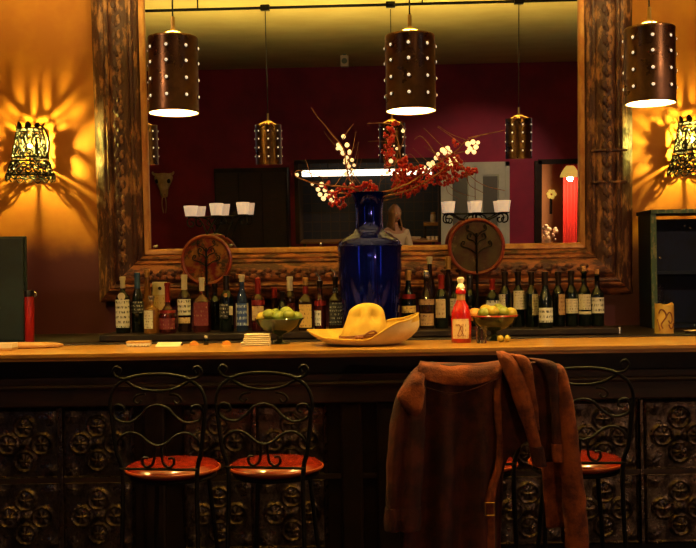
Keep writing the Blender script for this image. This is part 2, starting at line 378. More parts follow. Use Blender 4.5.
# ================================================================ pendant rail and pendant lamps
YP = 4.0
def make_pendant():
    p = thing('pendant_lamp', '', 'pendant lamp')
    r, h = .0995, .302
    sh = MB().lathe([(r, 0), (r + .001, .006), (r, .012), (r, h - .01), (r + .001, h - .004), (r - .001, h), (r - .006, h), (r - .0035, h - .01), (r - .0035, .008), (r - .002, 0)], 48, cap=False)
    # close the ring
    n = 48; k = 9 * n
    sh.f += [(k + i, k + (i + 1) % n, (i + 1) % n, i) for i in range(n)]
    sh.build('shade', 'copper', p)
    MB().lathe([(r - .004, .004), (r - .004, h - .012)], 48, cap=False).build('shade_lining', 'shadein', p)
    br = MB()
    for q in range(3): br.tube([(.086 * math.cos(q * 2.094 + .5), .086 * math.sin(q * 2.094 + .5), .254), (.09 * math.cos(q * 2.094 + .5), .09 * math.sin(q * 2.094 + .5), h - .004), (.006 * math.cos(q * 2.094 + .5), .006 * math.sin(q * 2.094 + .5), h + .03)], .0022, 5)
    br.tube(cr([(-.02, 0, h + .012), (-.02, 0, h + .015), (-.012, 0, h + .028), (0, 0, h + .022), (.004, 0, h + .006), (.012, 0, h - .004)], 4), .004, 6)
    br.build('bracket', 'brass', p)
    MB().tube([(0, 0, h + .02), (0, 0, h + .085)], .008, 8).build('stem', 'brass', p)
    MB().tube([(0, 0, h + .07), (0, 0, 3.212 - 2.06)], .0035, 6).build('rod', 'iron', p)
    MB().sphere((0, 0, .078), .026, 14, 9).build('bulb', 'pendbulb', p)
    MB().sphere((0, 0, .273), .0165, 14, 9).build('bulb', 'added_upbulb', p)  # second bulb, added out of sight to brighten the ceiling
    MB().lathe([(0, .252), (.088, .252), (.088, .255), (0, .256)], 28).build('downlight_blocker', 'shadein', p)  # added unseen plate, stops the upper bulb shining down on the bar
    MB().lathe([(.006, .325), (.032, .322), (.033, .325), (.012, .334), (.006, .34)], 20).build('uplight_blocker', 'brass', p)  # added disc, blocks the upper bulb's steep rays so the ceiling glow spreads
    MB().lathe([(0, .10), (.014, .102), (.014, .25), (0, .252)], 12).build('lamp_holder', 'black', p)
    stud = MB().lathe([(.0105, -.002), (.0105, .002), (.0066, .003)], 12, cap=False).mesh('grommet', 'copper')
    gl = MB().lathe([(.0066, -.001), (.0062, .003), (.004, .0055), (0, .0065)], 10, cap=False).mesh('glass_stud', 'stud')
    for row, fz in enumerate((.845, .645, .425, .205)):
        for c in range(8):
            a = R(-90 - 7.4 + 45 * c)
            rot = (Matrix.Rotation(a, 4, 'Z') @ Matrix.Rotation(R(90), 4, 'Y')).to_euler()
            loc = ((r + .0005) * math.cos(a), (r + .0005) * math.sin(a), h * fz)
            g = inst('glass_stud', gl, p, loc, rot)
            inst('grommet', stud, g)
    return p
PEND = [(-66, 113.5), (174, 113.5), (411, 111.5), (650.5, 104.0)]
LABP = ['studded bronze cylinder pendant lamp furthest from the blue cabinet, mirrored beside the skull',
        'studded bronze cylinder pendant lamp hanging above the bar by the two iron stools',
        'studded bronze cylinder pendant lamp hanging directly above the yellow hat',
        'studded bronze cylinder pendant lamp hanging above the bar near the blue cabinet']
pm = make_pendant()
pxs = []
for i, (px, py) in enumerate(PEND):
    p = pm if i == 0 else copy_tree(pm)
    q = P(px, py, YP); p.location = (q.x, YP, 2.06 + (q.z - 2.06)); pxs.append((q.x, q.z)); p['label'] = LABP[i]; p['group'] = 'pendant lamps over the bar'
    p.rotation_euler.z = R((0, 1.5, 0, -3)[i])
rail = thing('lamp_rail', 'dark pipe rail under the ceiling carrying the pendant lamps', 'rail', (0, YP, ZC - .18))
MB().tube([(-XS + .02, 0, 0), (XS - .02, 0, 0)], .011, 8).build('pipe', 'iron', rail)
for x, z in pxs:
    MB().box(x - .035, x + .035, -.025, .025, -.022, .022).build('junction_box', 'iron', rail, smooth=False, bevel=.004)
for x in (-2.9, -1.2, .5, 2.4): MB().tube([(x, 0, 0), (x, 0, .18)], .006, 6).build('hanger', 'iron', rail)

# ================================================================ wall sconces
def make_sconce(name, label, c, e):
    s = thing(name, label, 'wall lamp', c, 0, 'pierced metal wall sconces')
    def rr(z):                       # shade radius by height (local z, bulb at 0)
        return .93 * (.076 + (.105 - z) / .30 * .058 + (.018 * max(0, (-.09 - z) / .1)))
    mb = MB()
    def ring(z, t, n=40, fl=1.0): mb.tube([(rr(z) * math.cos(2 * PI * i / n), rr(z) * math.sin(2 * PI * i / n), z) for i in range(n)], t, 6, True)
    for z, t in ((.095, .005), (.074, .004), (-.072, .006), (-.095, .005), (-.178, .005)): ring(z, t)
    # ribs and flat strips
    n = 12
    for k in range(n):
        a0 = 2 * PI * k / n
        if k < 4:
            a1 = R((46, 134, 228, 312)[k]); wd = (.017, .017, .007, .007)[k]
            mb.grid([[(rr(z) * math.cos(a1 + d / rr(z)), rr(z) * math.sin(a1 + d / rr(z)), z) for d in (-wd, 0, wd)] for z in (.045, .02, 0, -.03, -.065)])
        if True:
            mb.tube([(rr(z) * math.cos(a0 + .12 * math.sin(z * 60 + k)), rr(z) * math.sin(a0 + .12 * math.sin(z * 60 + k)), z) for z in [.095 - .0167 * i for i in range(11)]], .005, 5)
    # scrolls between the ribs
    def scr(a0, z0, r0, t, sgn=1, turns=1.1):
        pts = []
        for i in range(15):
            q = i / 14; rad = r0 * (1 - .72 * q); an = sgn * turns * 2 * PI * q
            z = z0 + rad * math.sin(an); a = a0 + rad * math.cos(an) / rr(z); pts.append((rr(z) * math.cos(a), rr(z) * math.sin(a), z))
        mb.tube(pts, t, 5)
    for k in range(n):
        a0 = 2 * PI * (k + .5) / n
        scr(a0, .045, .019, .005, 1); scr(a0, -.005, .022, .005, -1); scr(a0, -.048, .018, .005, 1)
    for k in range(16):
        a0 = 2 * PI * k / 16
        scr(a0, -.118, .02, .0055, 1 if k % 2 else -1); scr(a0 + .2, -.152, .02, .0055, -1)
        zb = -.178                    # scalloped hem
        mb.tube(cr([(rr(zb) * math.cos(a0 + d), rr(zb) * math.sin(a0 + d), zb - dz) for d, dz in ((-.19, 0), (-.1, .018), (0, .024), (.1, .018), (.19, 0))], 3), .004, 5)
    for k in range(13):               # pierced top plate
        a0 = 2 * PI * k / 13
        mb.grid([[(q * math.cos(a0 + d), q * math.sin(a0 + d), .093) for d in (-.17, -.06, .06, .17)] for q in (.014, .045, rr(.093))])
    for k in range(9):                # crown of leaves
        a0 = 2 * PI * k / 9
        leaf = []
        for i, (zz, ww) in enumerate(((.095, .010), (.108, .020), (.120, .015), (.132, .003))):
            r0 = rr(.095) + .012 * i / 3
            leaf.append([Vector((r0 * math.cos(a0 + d * ww / .08), r0 * math.sin(a0 + d * ww / .08), zz)) for d in (-1, 0, 1)])
        mb.grid(leaf)
    o = mb.build('shade', 'iron', s)
    md = o.modifiers.new('thick', 'SOLIDIFY'); md.thickness = .001
    MB().sphere((0, 0, 0), .0105, 12, 8).build('bulb', 'sconcebulb', s)
    MB().lathe([(0, -.05), (.011, -.05), (.012, -.03), (.006, -.012), (0, -.011)], 12).build('candle_tube', 'cream', s)
    d = YW - c[1]
    arm = MB().tube(cr([(.0, 0, -.05), (.0, 0, -.09), (.0, .05, -.12), (.0, d * .7, -.10), (0, d - .012, -.03)], 5), .006, 8)
    arm.tube(cr([(.06, -.02, .12), (.10, -.05, .09), (.125, -.06, .03), (.12, -.05, -.03), (.10, -.03, -.07)], 5), .006, 6)
    arm.tube(cr([(.06, -.02, .12), (.045, 0, .13), (.03, .02, .115)], 4), .005, 6)
    arm.build('bracket', 'iron', s)
    MB().lathe([(0, 0), (.035, 0), (.04, .006), (.04, .014), (0, .014)], 20, (0, d - .015, -.03), axis='Y').build('back_plate', 'iron', s)
    return s
qa = P(30, 146, 5.82); qb = P(692, 139, 5.82)
make_sconce('wall_sconce', 'pierced black metal wall sconce glowing above the dark green panel', qa, 27)
make_sconce('wall_sconce', 'pierced black metal wall sconce glowing above the blue cabinet', qb, 25)

# ================================================================ the big leaning mirror
mx0, mx1 = PX(146.5, 130, 5.82), PX(577.5, 130, 5.82)
mw = (mx1 - mx0) / 2; mcx = (mx0 + mx1) / 2
mir = thing('wall_mirror', 'huge leaning wall mirror in a flaking carved wooden frame behind the bottles', 'mirror')
mir.matrix_world = Matrix.Translation(MC) @ MROT.to_4x4()
off = mcx - MC.x; zt = 1.52; fw = .305
MB().box(off - mw - .02, off + mw + .02, 0, .01, -.02, zt + .02).build('glass', 'mirror', mir, smooth=False)
# profile across the frame: (distance from glass edge, height off the wall plane)
prof = [(0, .0), (0, .02), (.008, .028), (.026, .03), (.034, .022), (.04, .036), (.056, .05), (.066, .046), (.07, .056), (.082, .06), (.088, .052),
        (.10, .064), (.13, .078), (.165, .082), (.19, .074), (.198, .062), (.204, .074), (.218, .078), (.228, .068), (.236, .074), (.256, .066), (.268, .05), (.285, .042), (fw, .022), (fw, -.05), (0, -.05)]
def frame_side(which, pr, name, m, parent):
    rows = []
    ns = 26
    for i in range(ns + 1):
        t = i / ns; row = []
        for d, hgt in pr:
            if which in ('L', 'R'):
                z = -d + t * (zt + 2 * d); x = (off - mw - d) if which == 'L' else (off + mw + d)
            else:
                x = (off - mw - d) + t * (2 * mw + 2 * d); z = -d if which == 'B' else zt + d
            wob = .0035 * noise.noise(Vector((x * 9, z * 9, d * 60))) if hgt > 0 else 0
            row.append((x, -(hgt + wob), z))
        rows.append(row)
    mb = MB().grid(rows, closed=True)
    n = len(pr); mb.f.append(tuple(range(n))); mb.f.append(tuple(ns * n + k for k in range(n)))
    return mb.build(name, m, parent, ang=50)
for wch in 'LRBT':
    lip = [(0, .0), (0, .02), (.008, .028), (.03, .03), (.034, .012), (.034, -.04), (0, -.04)]
    frame_side(wch, lip, 'gilt_lip', 'gilt', mir)
    side = frame_side(wch, [(max(d, .032), h) for d, h in prof[4:]] + [(.032, -.05)], 'frame_rail', 'frame' if wch in 'LR' else 'frameb', mir)
    # carved leaves down the middle of each rail
    L = (zt + .2) if wch in 'LR' else (2 * mw + .1); cnt = int(L / .085)
    for i in range(cnt):
        t = (i + .5) / cnt
        mb = MB()
        for sgn in (-1, 1):
            mb.sphere((sgn * .016, -.080, .008), .021, 8, 5, (.75, .5, 1.3))
        mb.sphere((0, -.083, -.018), .013, 8, 5, (1, .6, 1.5))
        o = mb.build('carved_leaf', 'frame' if wch in 'LR' else 'frameb', side)
        if wch in 'LR':
            o.location = ((off - mw - .148) if wch == 'L' else (off + mw + .148), 0, -.1 + t * L)
        else:
            o.location = (off - mw - .05 + t * L, 0, -.148 if wch == 'B' else zt + .148); o.rotation_euler = (0, R(90), 0)
    # old repair blocks and corner blocks
x = off + mw + fw / 2 + .01
for z in (.34, .52): MB().box(x - .10, x + .10, -.088, -.04, z, z + .014).build('cross_band', 'frame', mir, smooth=False, bevel=.005)
for x in (off - mw * .62, off - mw + .03, off - .25): MB().sphere((x, -.03, .016), .009).build('mirror_clip', 'foil_silver', mir)

# ================================================================ back bar
ZB = 1.08; ZR = 1.115
bc = thing('back_counter', 'low dark wooden back counter along the wall under the mirror', 'counter', (0, 5.45, 0))
MB().box(-2.6, 2.6, -.42, .5, ZB - .05, ZB).build('counter_top', 'darkwood', bc, smooth=False, bevel=.006)
for i in range(6):
    x0 = -2.6 + i * 5.2 / 6
    cb = MB().box(x0 + .004, x0 + .862, -.38, .5, 0, ZB - .05).build('cupboard', 'darkwood', bc, smooth=False)
    for j in range(2):
        dd = MB().box(x0 + .03 + j * .41, x0 + .42 + j * .41, -.40, -.38, .1, ZB - .1).build('cupboard_door', 'darkwood2', cb, smooth=False, bevel=.004)
rx0, rx1 = PX(101, 333, 5.15), PX(617, 330, 5.15)
rs = thing('bottle_shelf', 'long dark raised shelf board that the liquor and wine bottles stand on', 'shelf', ((rx0 + rx1) / 2, 5.4, ZB))
hw_ = (rx1 - rx0) / 2
MB().box(-hw_, hw_, -.29, .245, .004, .035).build('shelf_board', 'darkwood', rs, smooth=False, bevel=.004)
for x in (-hw_ + .05, -.5, .5, hw_ - .05): MB().box(x - .02, x + .02, -.26, .25, 0, .006).build('foot', 'darkwood', rs, smooth=False)
MB().box(hw_ - .002, hw_ + .012, -.285, -.255, .002, .036).build('end_clip', 'foil_silver', rs, smooth=False, bevel=.003)

# ================================================================ the bar
Y0, Y1 = 4.10, 4.60; ZT = 1.101
bt = thing('wooden_counter', 'long varnished amber wooden bar top running across the room', 'bar top', (0, 4.35, ZT - .05))
for i in range(3):
    y0 = -.245 + i * .163
    MB().box(-3.0, 3.0, y0, y0 + .162, .018, .05).build('plank', 'bartop', bt, smooth=False, bevel=.0015)
MB().box(-3.0, 3.0, -.252, -.2455, .032, .0495).build('front_edge', 'bartop', bt, smooth=False, bevel=.002)
MB().box(-3.0, 3.0, -.20, .24, 0, .0175).build('under_board', 'darkwood', bt, smooth=False)
bf = thing('tiled_bar', 'dark bar front clad in embossed pressed tin tiles', 'bar', (0, 4.3, 0))
MB().box(-2.95, 2.95, -.08, .28, 0, ZT - .05).build('body', 'darkwood', bf, smooth=False)
MB().box(-2.95, 2.95, -.13, -.08, .872, .995).build('fascia_board', 'darkwood2', bf, smooth=False, bevel=.006)
MB().tube([(-2.95, -.135, .955), (2.95, -.135, .955)], .012, 8).build('moulding', 'darkwood2', bf)
MB().box(-2.95, 2.95, -.11, -.08, 0, .235).build('kick_board', 'darkwood', bf, smooth=False, bevel=.006)
# embossed tin tile
TS = .303
def tile_mesh():
    n = 56; rows = []
    cs = [(.235, 0), (-.235, 0), (0, .235), (0, -.235)]
    for i in range(n + 1):
        row = []
        for k in range(n + 1):
            u = k / n - .5; v = i / n - .5; h = 0
            e = min(.5 - abs(u), .5 - abs(v))
            h += .009 * max(0, 1 - abs(e - .03) / .022)                       # raised border
            dc = [math.hypot(u - a, v - b) for a, b in cs]; dm = min(dc)
            h += .011 * max(0, 1 - abs(dm - .135) / .026)                     # quatrefoil rings
            if dm < .12:
                j = dc.index(dm); an = math.atan2(v - cs[j][1], u - cs[j][0])
                h += .010 * (1 - (dm / .12) ** 2) * (.62 + .38 * math.cos(6 * an)) + .004 * max(0, 1 - dm / .03)
            r = math.hypot(u, v); an = math.atan2(v, u)
            if r < .11: h = max(h, .012 * (1 - r / .11) * (.7 + .3 * math.cos(8 * an)) + .002)
            for a, b in ((.37, .37), (-.37, .37), (.37, -.37), (-.37, -.37)):  # corner leaves
                q = math.hypot(u - a, v - b); an = math.atan2(v - b, u - a)
                h += .009 * max(0, 1 - q / .10) * (.6 + .4 * math.cos(5 * an + a))
            row.append((u * TS, -h * 1.5, v * TS))
        rows.append(row)
    mb = MB().grid(rows)
    s = TS / 2; mb.add([(-s, 0, -s), (s, 0, -s), (s, .006, -s), (-s, .006, -s), (-s, 0, s), (s, 0, s), (s, .006, s), (-s, .006, s)],
                       [(0, 1, 2, 3), (7, 6, 5, 4), (1, 5, 6, 2), (0, 3, 7, 4)])
    return mb.mesh('tin_tile', 'tin', ang=60)
tm = tile_mesh()
cols = [-49, 24, 97, 218, 291, 452, 528, 604, 680, 756]
for px in cols:
    for r_ in range(2):
        z = .865 - TS * (r_ + .5) - r_ * .004
        u = UV(px, 443 + 72 * r_)[0] if r_ == 0 else UV(px, 443)[0]
        inst('tin_tile', tm, bf, (u * 4.2 / F, -.088, z - 0.0))
for px in (155, 352, 388):
    x = PX(px, 460, 4.2); MB().box(x - .045, x + .045, -.115, -.08, .235, .872).build('pilaster', 'darkwood', bf, smooth=False, bevel=.01)
strip = MB().box(-.004, .004, -.012, 0, -.30, .30)
for px in (60.5, 254.5, 490, 566, 642):
    x = UV(px, 443)[0] * 4.2 / F; strip_o = MB().box(x - .007, x + .007, -.10, -.085, .255, .865).build('seam_strip', 'tin', bf, smooth=False, bevel=.002)
MB().box(-2.95, 2.95, -.098, -.084, .549, .572).build('seam_rail', 'darkwood2', bf, smooth=False, bevel=.003)

# ================================================================ iron stools
ZS = .705
def make_stool():
    s = thing('bar_stool', '', 'bar stool')
    r = .173
    MB().lathe([(0, -.03), (r - .02, -.03), (r - .004, -.02), (r, -.008), (r - .012, .004), (r - .05, .012), (0, .015)], 40, (0, 0, ZS)).build('seat', 'vinyl', s)
    MB().tube([(r * math.cos(2 * PI * i / 40), r * math.sin(2 * PI * i / 40), ZS - .012) for i in range(40)], .006, 8, True).build('seat_piping', 'vinylrim', s)
    MB().tube([(.155 * math.cos(2 * PI * i / 32), .155 * math.sin(2 * PI * i / 32), ZS - .038) for i in range(32)], .008, 8, True).build('seat_ring', 'iron', s)
    for sx in (-1, 1):
        MB().tube([(sx * .10, .115, ZS - .035), (sx * .15, .19, 0)], .009, 8).build('leg', 'iron', s)
        MB().tube(cr([(sx * .172, -.165, ZS + .20), (sx * .158, -.163, ZS + .08), (sx * .138, -.155, ZS - .02), (sx * .145, -.17, .35), (sx * .16, -.19, 0)], 5), .0085, 8).build('leg', 'iron', s)
    MB().tube([(.175 * math.cos(2 * PI * i / 32), .175 * math.sin(2 * PI * i / 32), .27) for i in range(32)], .008, 8, True).build('foot_ring', 'iron', s)
    y = -.167
    def both(name, pts, t=.0055):
        for sx in (-1, 1): MB().tube([(sx * p[0], y, p[2]) for p in pts], t, 7).build(name, 'iron', s)
    z0 = ZS
    V = lambda x, z: Vector((x, 0, z0 + z))
    # top arch running into the posts
    MB().tube(cr([(-.172, y, z0 + .20), (-.178, y, z0 + .25), (-.160, y, z0 + .305), (-.11, y, z0 + .34), (-.05, y, z0 + .353), (0, y, z0 + .355), (.05, y, z0 + .353), (.11, y, z0 + .34), (.16, y, z0 + .305), (.178, y, z0 + .25), (.172, y, z0 + .20)], 5), .0065, 8).build('back_arch', 'iron', s)
    MB().tube(cr([(-.125, y, z0 + .335), (-.07, y, z0 + .305), (0, y, z0 + .295), (.07, y, z0 + .305), (.125, y, z0 + .335)], 6), .0055, 8).build('back_sag_bar', 'iron', s)
    both('top_curl', cr([V(.12, .337), V(.15, .345), V(.165, .365), V(.152, .383), V(.136, .373), V(.143, .358)], 5))
    both('side_scroll', cr([V(0, .245), V(.035, .235), V(.065, .205), V(.105, .182), (V(.15, .19)), V(.168, .215), V(.155, .243), V(.13, .240), V(.125, .222), V(.14, .215)], 5))
    both('inner_scroll', cr([V(.045, .285), V(.075, .28), V(.088, .262), V(.072, .25), V(.06, .262)], 5), .0045)
    both('lower_scroll', cr([V(0, .098), V(.03, .108), V(.07, .138), V(.11, .145), V(.142, .125), V(.15, .10)], 5))
    both('foot_scroll', cr([V(.012, .10), V(.014, .06), V(.02, .035), V(.04, .022), V(.058, .035), V(.055, .055), V(.038, .055)], 5), .005)
    MB().tube([(-.146, y, z0 + .015), (.146, y, z0 + .015)], .005, 6).build('back_rail', 'iron', s)
    return s
ST = [(173, 8, 'wrought iron scroll-back bar stool with red seat, further from the hanging suede coat'),
      (276, 10, 'wrought iron scroll-back bar stool with orange-red seat, standing between the bare stool and the coat'),
      (470, 0, 'wrought iron bar stool almost wholly hidden under the hanging suede coat'),
      (576, 3, 'wrought iron scroll-back bar stool half covered by the coat edge, near the blue cabinet')]
sm_ = make_stool()
for i, (px, rz, lb) in enumerate(ST):
    s = sm_ if i == 0 else copy_tree(sm_)
    s.location = (UV(px, 460)[0] * 3.75 / F, 3.75, 0); s.rotation_euler.z = R(-rz); s['label'] = lb; s['group'] = 'iron bar stools along the bar'

# ================================================================ suede coat over the stool backs
YJ = 3.515
jk = thing('suede_coat', 'rust brown suede coat draped over the backs of two iron stools', 'coat', (.45, YJ, .35))
JO = jk.location.copy()
def lerp_rows(rows, k):
    cols_ = [cr([r[i] for r in rows], k) for i in range(len(rows[0]))]
    return [[c[j] for c in cols_] for j in range(len(cols_[0]))]
def sheet(name, edges, m, nx=24, fold=.012, freq=3.0, ph=0, thick=.004, parent=jk, sag=0, ease=0):
    # edges: (px_left, px_right, py, Y)
    rows = []
    for xl, xr, py, Y in edges: rows.append([P(xl, py, Y), P(xr, py, Y)])
    rows = lerp_rows(rows, 6); out = []
    for j, (a, b) in enumerate(rows):
        t = j / (len(rows) - 1); row = []
        for i in range(nx + 1):
            s = i / nx; p = a.lerp(b, s)
            p = p + Vector((0, -fold * min(1, max(0, t - ease) * 2.5) * math.sin(s * freq * 2 * PI + ph + 1.3 * math.sin(t * 3)) - .006 * noise.noise(p * 9), .003 * noise.noise(p * 14)))
            p.z -= sag * t * math.sin(PI * s) ** .8
            row.append(p)
        out.append(row)
    o = MB().grid(out).build(name, m, parent, org=JO, ang=180)
    md = o.modifiers.new('thick', 'SOLIDIFY'); md.thickness = thick; md.offset = 0
    return o
def sleeve(name, secs, m, depth=.03, crease=0, parent=jk, n=26):
    cl = cr([(a, b, c) for a, b, c, d in secs], 6); wl = cr([(d, 0, 0) for a, b, c, d in secs], 6); rows = []
    for j, (c, wv) in enumerate(zip(cl, wl)):
        row = []; ctr = P(c.x, c.y, c.z); hwm = wv.x * c.z / F
        for i in range(n):
            a = 2 * PI * i / n; x = math.cos(a); y = math.sin(a)
            dz = depth * min(1, hwm / .04 + .25)
            p = ctr + Vector((hwm * x, dz * y, 0))
            if crease and y < 0: p.y += crease * math.exp(-((x + .15) / .16) ** 2)
            p += Vector((.004 * noise.noise(p * 22), .006 * noise.noise(p * 16 + Vector((3, 0, 0))), 0))
            row.append(p)
        rows.append(row)
    mb = MB().grid(rows, closed=True); k = len(rows)
    mb.f.append(tuple(range(n))); mb.f.append(tuple((k - 1) * n + i for i in range(n)))
    return mb.build(name, m, parent, org=JO, ang=120)
YB = 3.585
body = sheet('back_panel', [(424, 500, 400, 3.615), (422, 500, 380, 3.612), (420, 501, 367, 3.60), (419, 502, 363.5, 3.58), (418, 503, 368, 3.545), (415, 503, 385, 3.53), (412, 500, 420, 3.53), (411, 499, 460, 3.525), (407, 498, 500, 3.52), (402, 497, 548, 3.515), (396, 495, 640, 3.51)], 'suede', 40, .030, 2.4, .8, ease=.35)
MB().tube([p + Vector((0, -.008, 0)) for p in cr([P(421, 384, 3.515), P(432, 389, 3.508), (P(452, 393, 3.512)), P(475, 388, 3.508), P(499, 378, 3.512)], 6)], .0022, 6).build('yoke_seam', 'suede', body, org=JO)
sheet('lit_shoulder_yoke', [(422, 499, 368, 3.606), (421, 501, 362.8, 3.596), (420, 502, 361.2, 3.578), (419, 503, 364.5, 3.536), (418, 502, 370, 3.519), (420, 500, 375, 3.513), (423, 498, 378, 3.512)], 'suede2', 24, .003, 2, sag=.028)  # paler sheet, lamplight on the coat's top put into the colour
sl = sleeve('sleeve', [(424, 364, 3.56, 4), (419, 374, 3.545, 9), (411, 396, 3.51, 15), (407, 430, 3.495, 18), (405, 470, 3.485, 18.5), (403, 505, 3.48, 17.5), (402.5, 527, 3.48, 17)], 'suede', .042, .03)
sleeve('cuff', [(402.8, 507, 3.48, 18.3), (402.5, 518, 3.48, 18.4), (402.3, 530, 3.48, 18.0)], 'suede', .045, .03, sl)
sleeve('shoulder_patch', [(422, 366, 3.545, 4), (415, 382, 3.50, 10), (411, 396, 3.482, 13.5), (413, 408, 3.474, 9), (415, 417, 3.474, 3)], 'suede2', .022)
# second sleeve: folded in two, hollow between
sheet('sleeve_lining', [(503, 552, 362, 3.57), (508, 554, 366, 3.545), (516, 556, 390, 3.54), (528, 558, 430, 3.54), (536, 559, 462, 3.54)], 'suede', 14, .006, 1)
s2 = sleeve('sleeve', [(500, 351, 3.56, 4), (507, 360, 3.53, 8.5), (518, 385, 3.51, 9.5), (526, 412, 3.50, 8), (534, 440, 3.50, 6.5), (539, 464, 3.50, 6.2)], 'suede2', .022)
sleeve('cuff', [(535.5, 446, 3.50, 7.2), (538, 456, 3.50, 7.2), (540, 466, 3.50, 7)], 'suede', .026, 0, s2)
sleeve('folded_edge', [(505, 353, 3.56, 3), (520, 357, 3.535, 7), (527, 370, 3.515, 6), (531, 395, 3.51, 5), (537, 430, 3.505, 3.5)], 'suede2', .016)
s3 = sleeve('folded_edge', [(529, 358, 3.55, 5), (546, 363, 3.53, 9), (553, 380, 3.515, 5.5), (555, 410, 3.51, 4.5), (557, 440, 3.505, 4.5), (558, 461, 3.505, 4.5)], 'suede', .018)
sleeve('cuff', [(556.8, 444, 3.503, 5.4), (557.5, 453, 3.503, 5.4), (558, 462, 3.503, 5.2)], 'suede2', .022, 0, s3)
sleeve('front_edge', [(556, 364, 3.57, 4), (560, 372, 3.545, 6), (564, 400, 3.53, 8.5), (569, 450, 3.52, 10.5), (574, 500, 3.515, 11.5), (577, 548, 3.51, 12), (579, 620, 3.51, 12)], 'suede2', .035)
sheet('inner_flap', [(541, 566, 455, 3.555), (542, 566, 480, 3.552), (544, 567, 505, 3.55), (546, 566, 527, 3.55)], 'suede2', 12, .008, 1)
sheet('front_panel', [(500, 520, 366, 3.57), (500, 524, 390, 3.56), (499, 532, 430, 3.56), (498, 506, 462, 3.56), (496, 502, 500, 3.56), (494, 500, 560, 3.56)], 'suede', 10, .004, 1)
sleeve('placket', [(500, 368, 3.54, 3), (497, 400, 3.515, 3.5), (500, 450, 3.51, 3), (495, 478, 3.505, 4.5), (490, 500, 3.50, 5.5), (491, 525, 3.50, 4), (489, 548, 3.50, 6), (488, 620, 3.50, 7)], 'suede2', .02)
bk = P(490, 509, 3.47)
MB().tube([bk + Vector((.016 * x, 0, .022 * z)) for x, z in ((-1, -1), (1, -1), (1, 1), (-1, 1))], .003, 6, True).build('buckle', 'brass', jk, org=JO)

# ================================================================ hat
hc = P(362, 348, 4.33); HX = hc.x
hat = thing('wide_brim_hat', 'golden felt wide-brimmed hat with curled cream brim resting on the bar top', 'hat', (HX, 4.335, ZT))
def lerp_ang(tab, a):
    a = a % (2 * PI); n = len(tab)
    t = a / (2 * PI) * n; i = int(t) % n; f = t - int(t); f = f * f * (3 - 2 * f)
    return tab[i] * (1 - f) + tab[(i + 1) % n] * f
#          right  r-back  back  l-back  left  l-front front  r-front
RADT = [.278, .225, .19, .22, .250, .205, .165, .235]
ELEV = [.128, .10, .06, .055, .062, .030, .022, .098]
def brim(dz, thick=0):
    rows = []
    for i in range(13):
        t = i / 12; row = []
        for k in range(64):
            a = 2 * PI * k / 64; Rr = lerp_ang(RADT, a); e = lerp_ang(ELEV, a)
            rc = .102; r = rc + (Rr - rc) * t
            g = min(1, e / .13)
            if t > .7: r -= ((t - .7) / .3) ** 2 * .045 * g ** 3
            z = .006 + e * t ** (1.6 + 1.0 * g) + dz
            row.append((r * math.cos(a) + .01, r * math.sin(a) * .82, z))
        rows.append(row)
    return rows
top = brim(.003); bot = brim(-.003)
MB().grid(top, closed=True).grid([top[-1], bot[-1]], closed=True).grid([top[0], bot[0]], closed=True).build('brim', 'felt', hat, ang=180)
MB().grid([[(x * 1.001 if i else x, y, z - .0005) for x, y, z in r_] for i, r_ in enumerate(bot)], closed=True).build('brim_underside', 'felt2', hat, ang=180)
MB().tube([(x, y, z + .003) for x, y, z in bot[-1]], .0042, 6, True).build('brim_edge', 'felt', hat)
rows = []
for i in range(21):
    t = i / 20; row = []
    for k in range(48):
        a = 2 * PI * k / 48
        if t < .6: q = t / .6; r = .108 - .030 * q ** .9; z = .008 + .125 * q
        else:
            q = (t - .6) / .4; an = q * PI / 2; r = .078 * math.cos(an); z = .133 + .050 * math.sin(an)
        x = r * math.cos(a) * 1.0; y = r * math.sin(a) * 1.05
        # dents in the front shoulders and a crease along the crown
        zz = z
        for ca, amt in ((-PI / 2 - .6, .034), (-PI / 2 + .55, .036), (PI / 2, .012)):
            da = (a - ca + PI) % (2 * PI) - PI
            g = math.exp(-(da / .33) ** 2) * math.exp(-((z - .137) / .030) ** 2)
            x -= amt * g * math.cos(a); y -= amt * g * math.sin(a); zz -= amt * .3 * g
        x += .026 * (z / .18) + (.008 if math.cos(a) > 0 else 0) * math.cos(a) * math.sin(min(1, z / .15) * PI)
        row.append((x, y, zz))
    rows.append(row)
cm = MB().grid(rows, closed=True); cm.build('crown', 'felt', hat, ang=180)
hb = []
for k in range(48):
    a = 2 * PI * k / 48; z = .040 + .010 * math.cos(a); r = .1015; hb.append((r * math.cos(a) + .004 + (.005 * math.cos(a) if math.cos(a) > 0 else 0), r * 1.06 * math.sin(a), z))
band = MB().tube(hb, .0045, 6, True).tube([(x * 1.0, y, z + .009) for x, y, z in hb], .0035, 6, True).build('hat_band', 'leather', hat)
MB().tube(cr([(-.045, -.102, .034), (-.02, -.112, .040), (.005, -.115, .046), (.03, -.113, .062), (.05, -.104, .066), (.062, -.094, .056)], 5), .005, 6).sphere((-.022, -.112, .040), .009).sphere((.0, -.114, .040), .008).build('band_knot', 'leather', band)

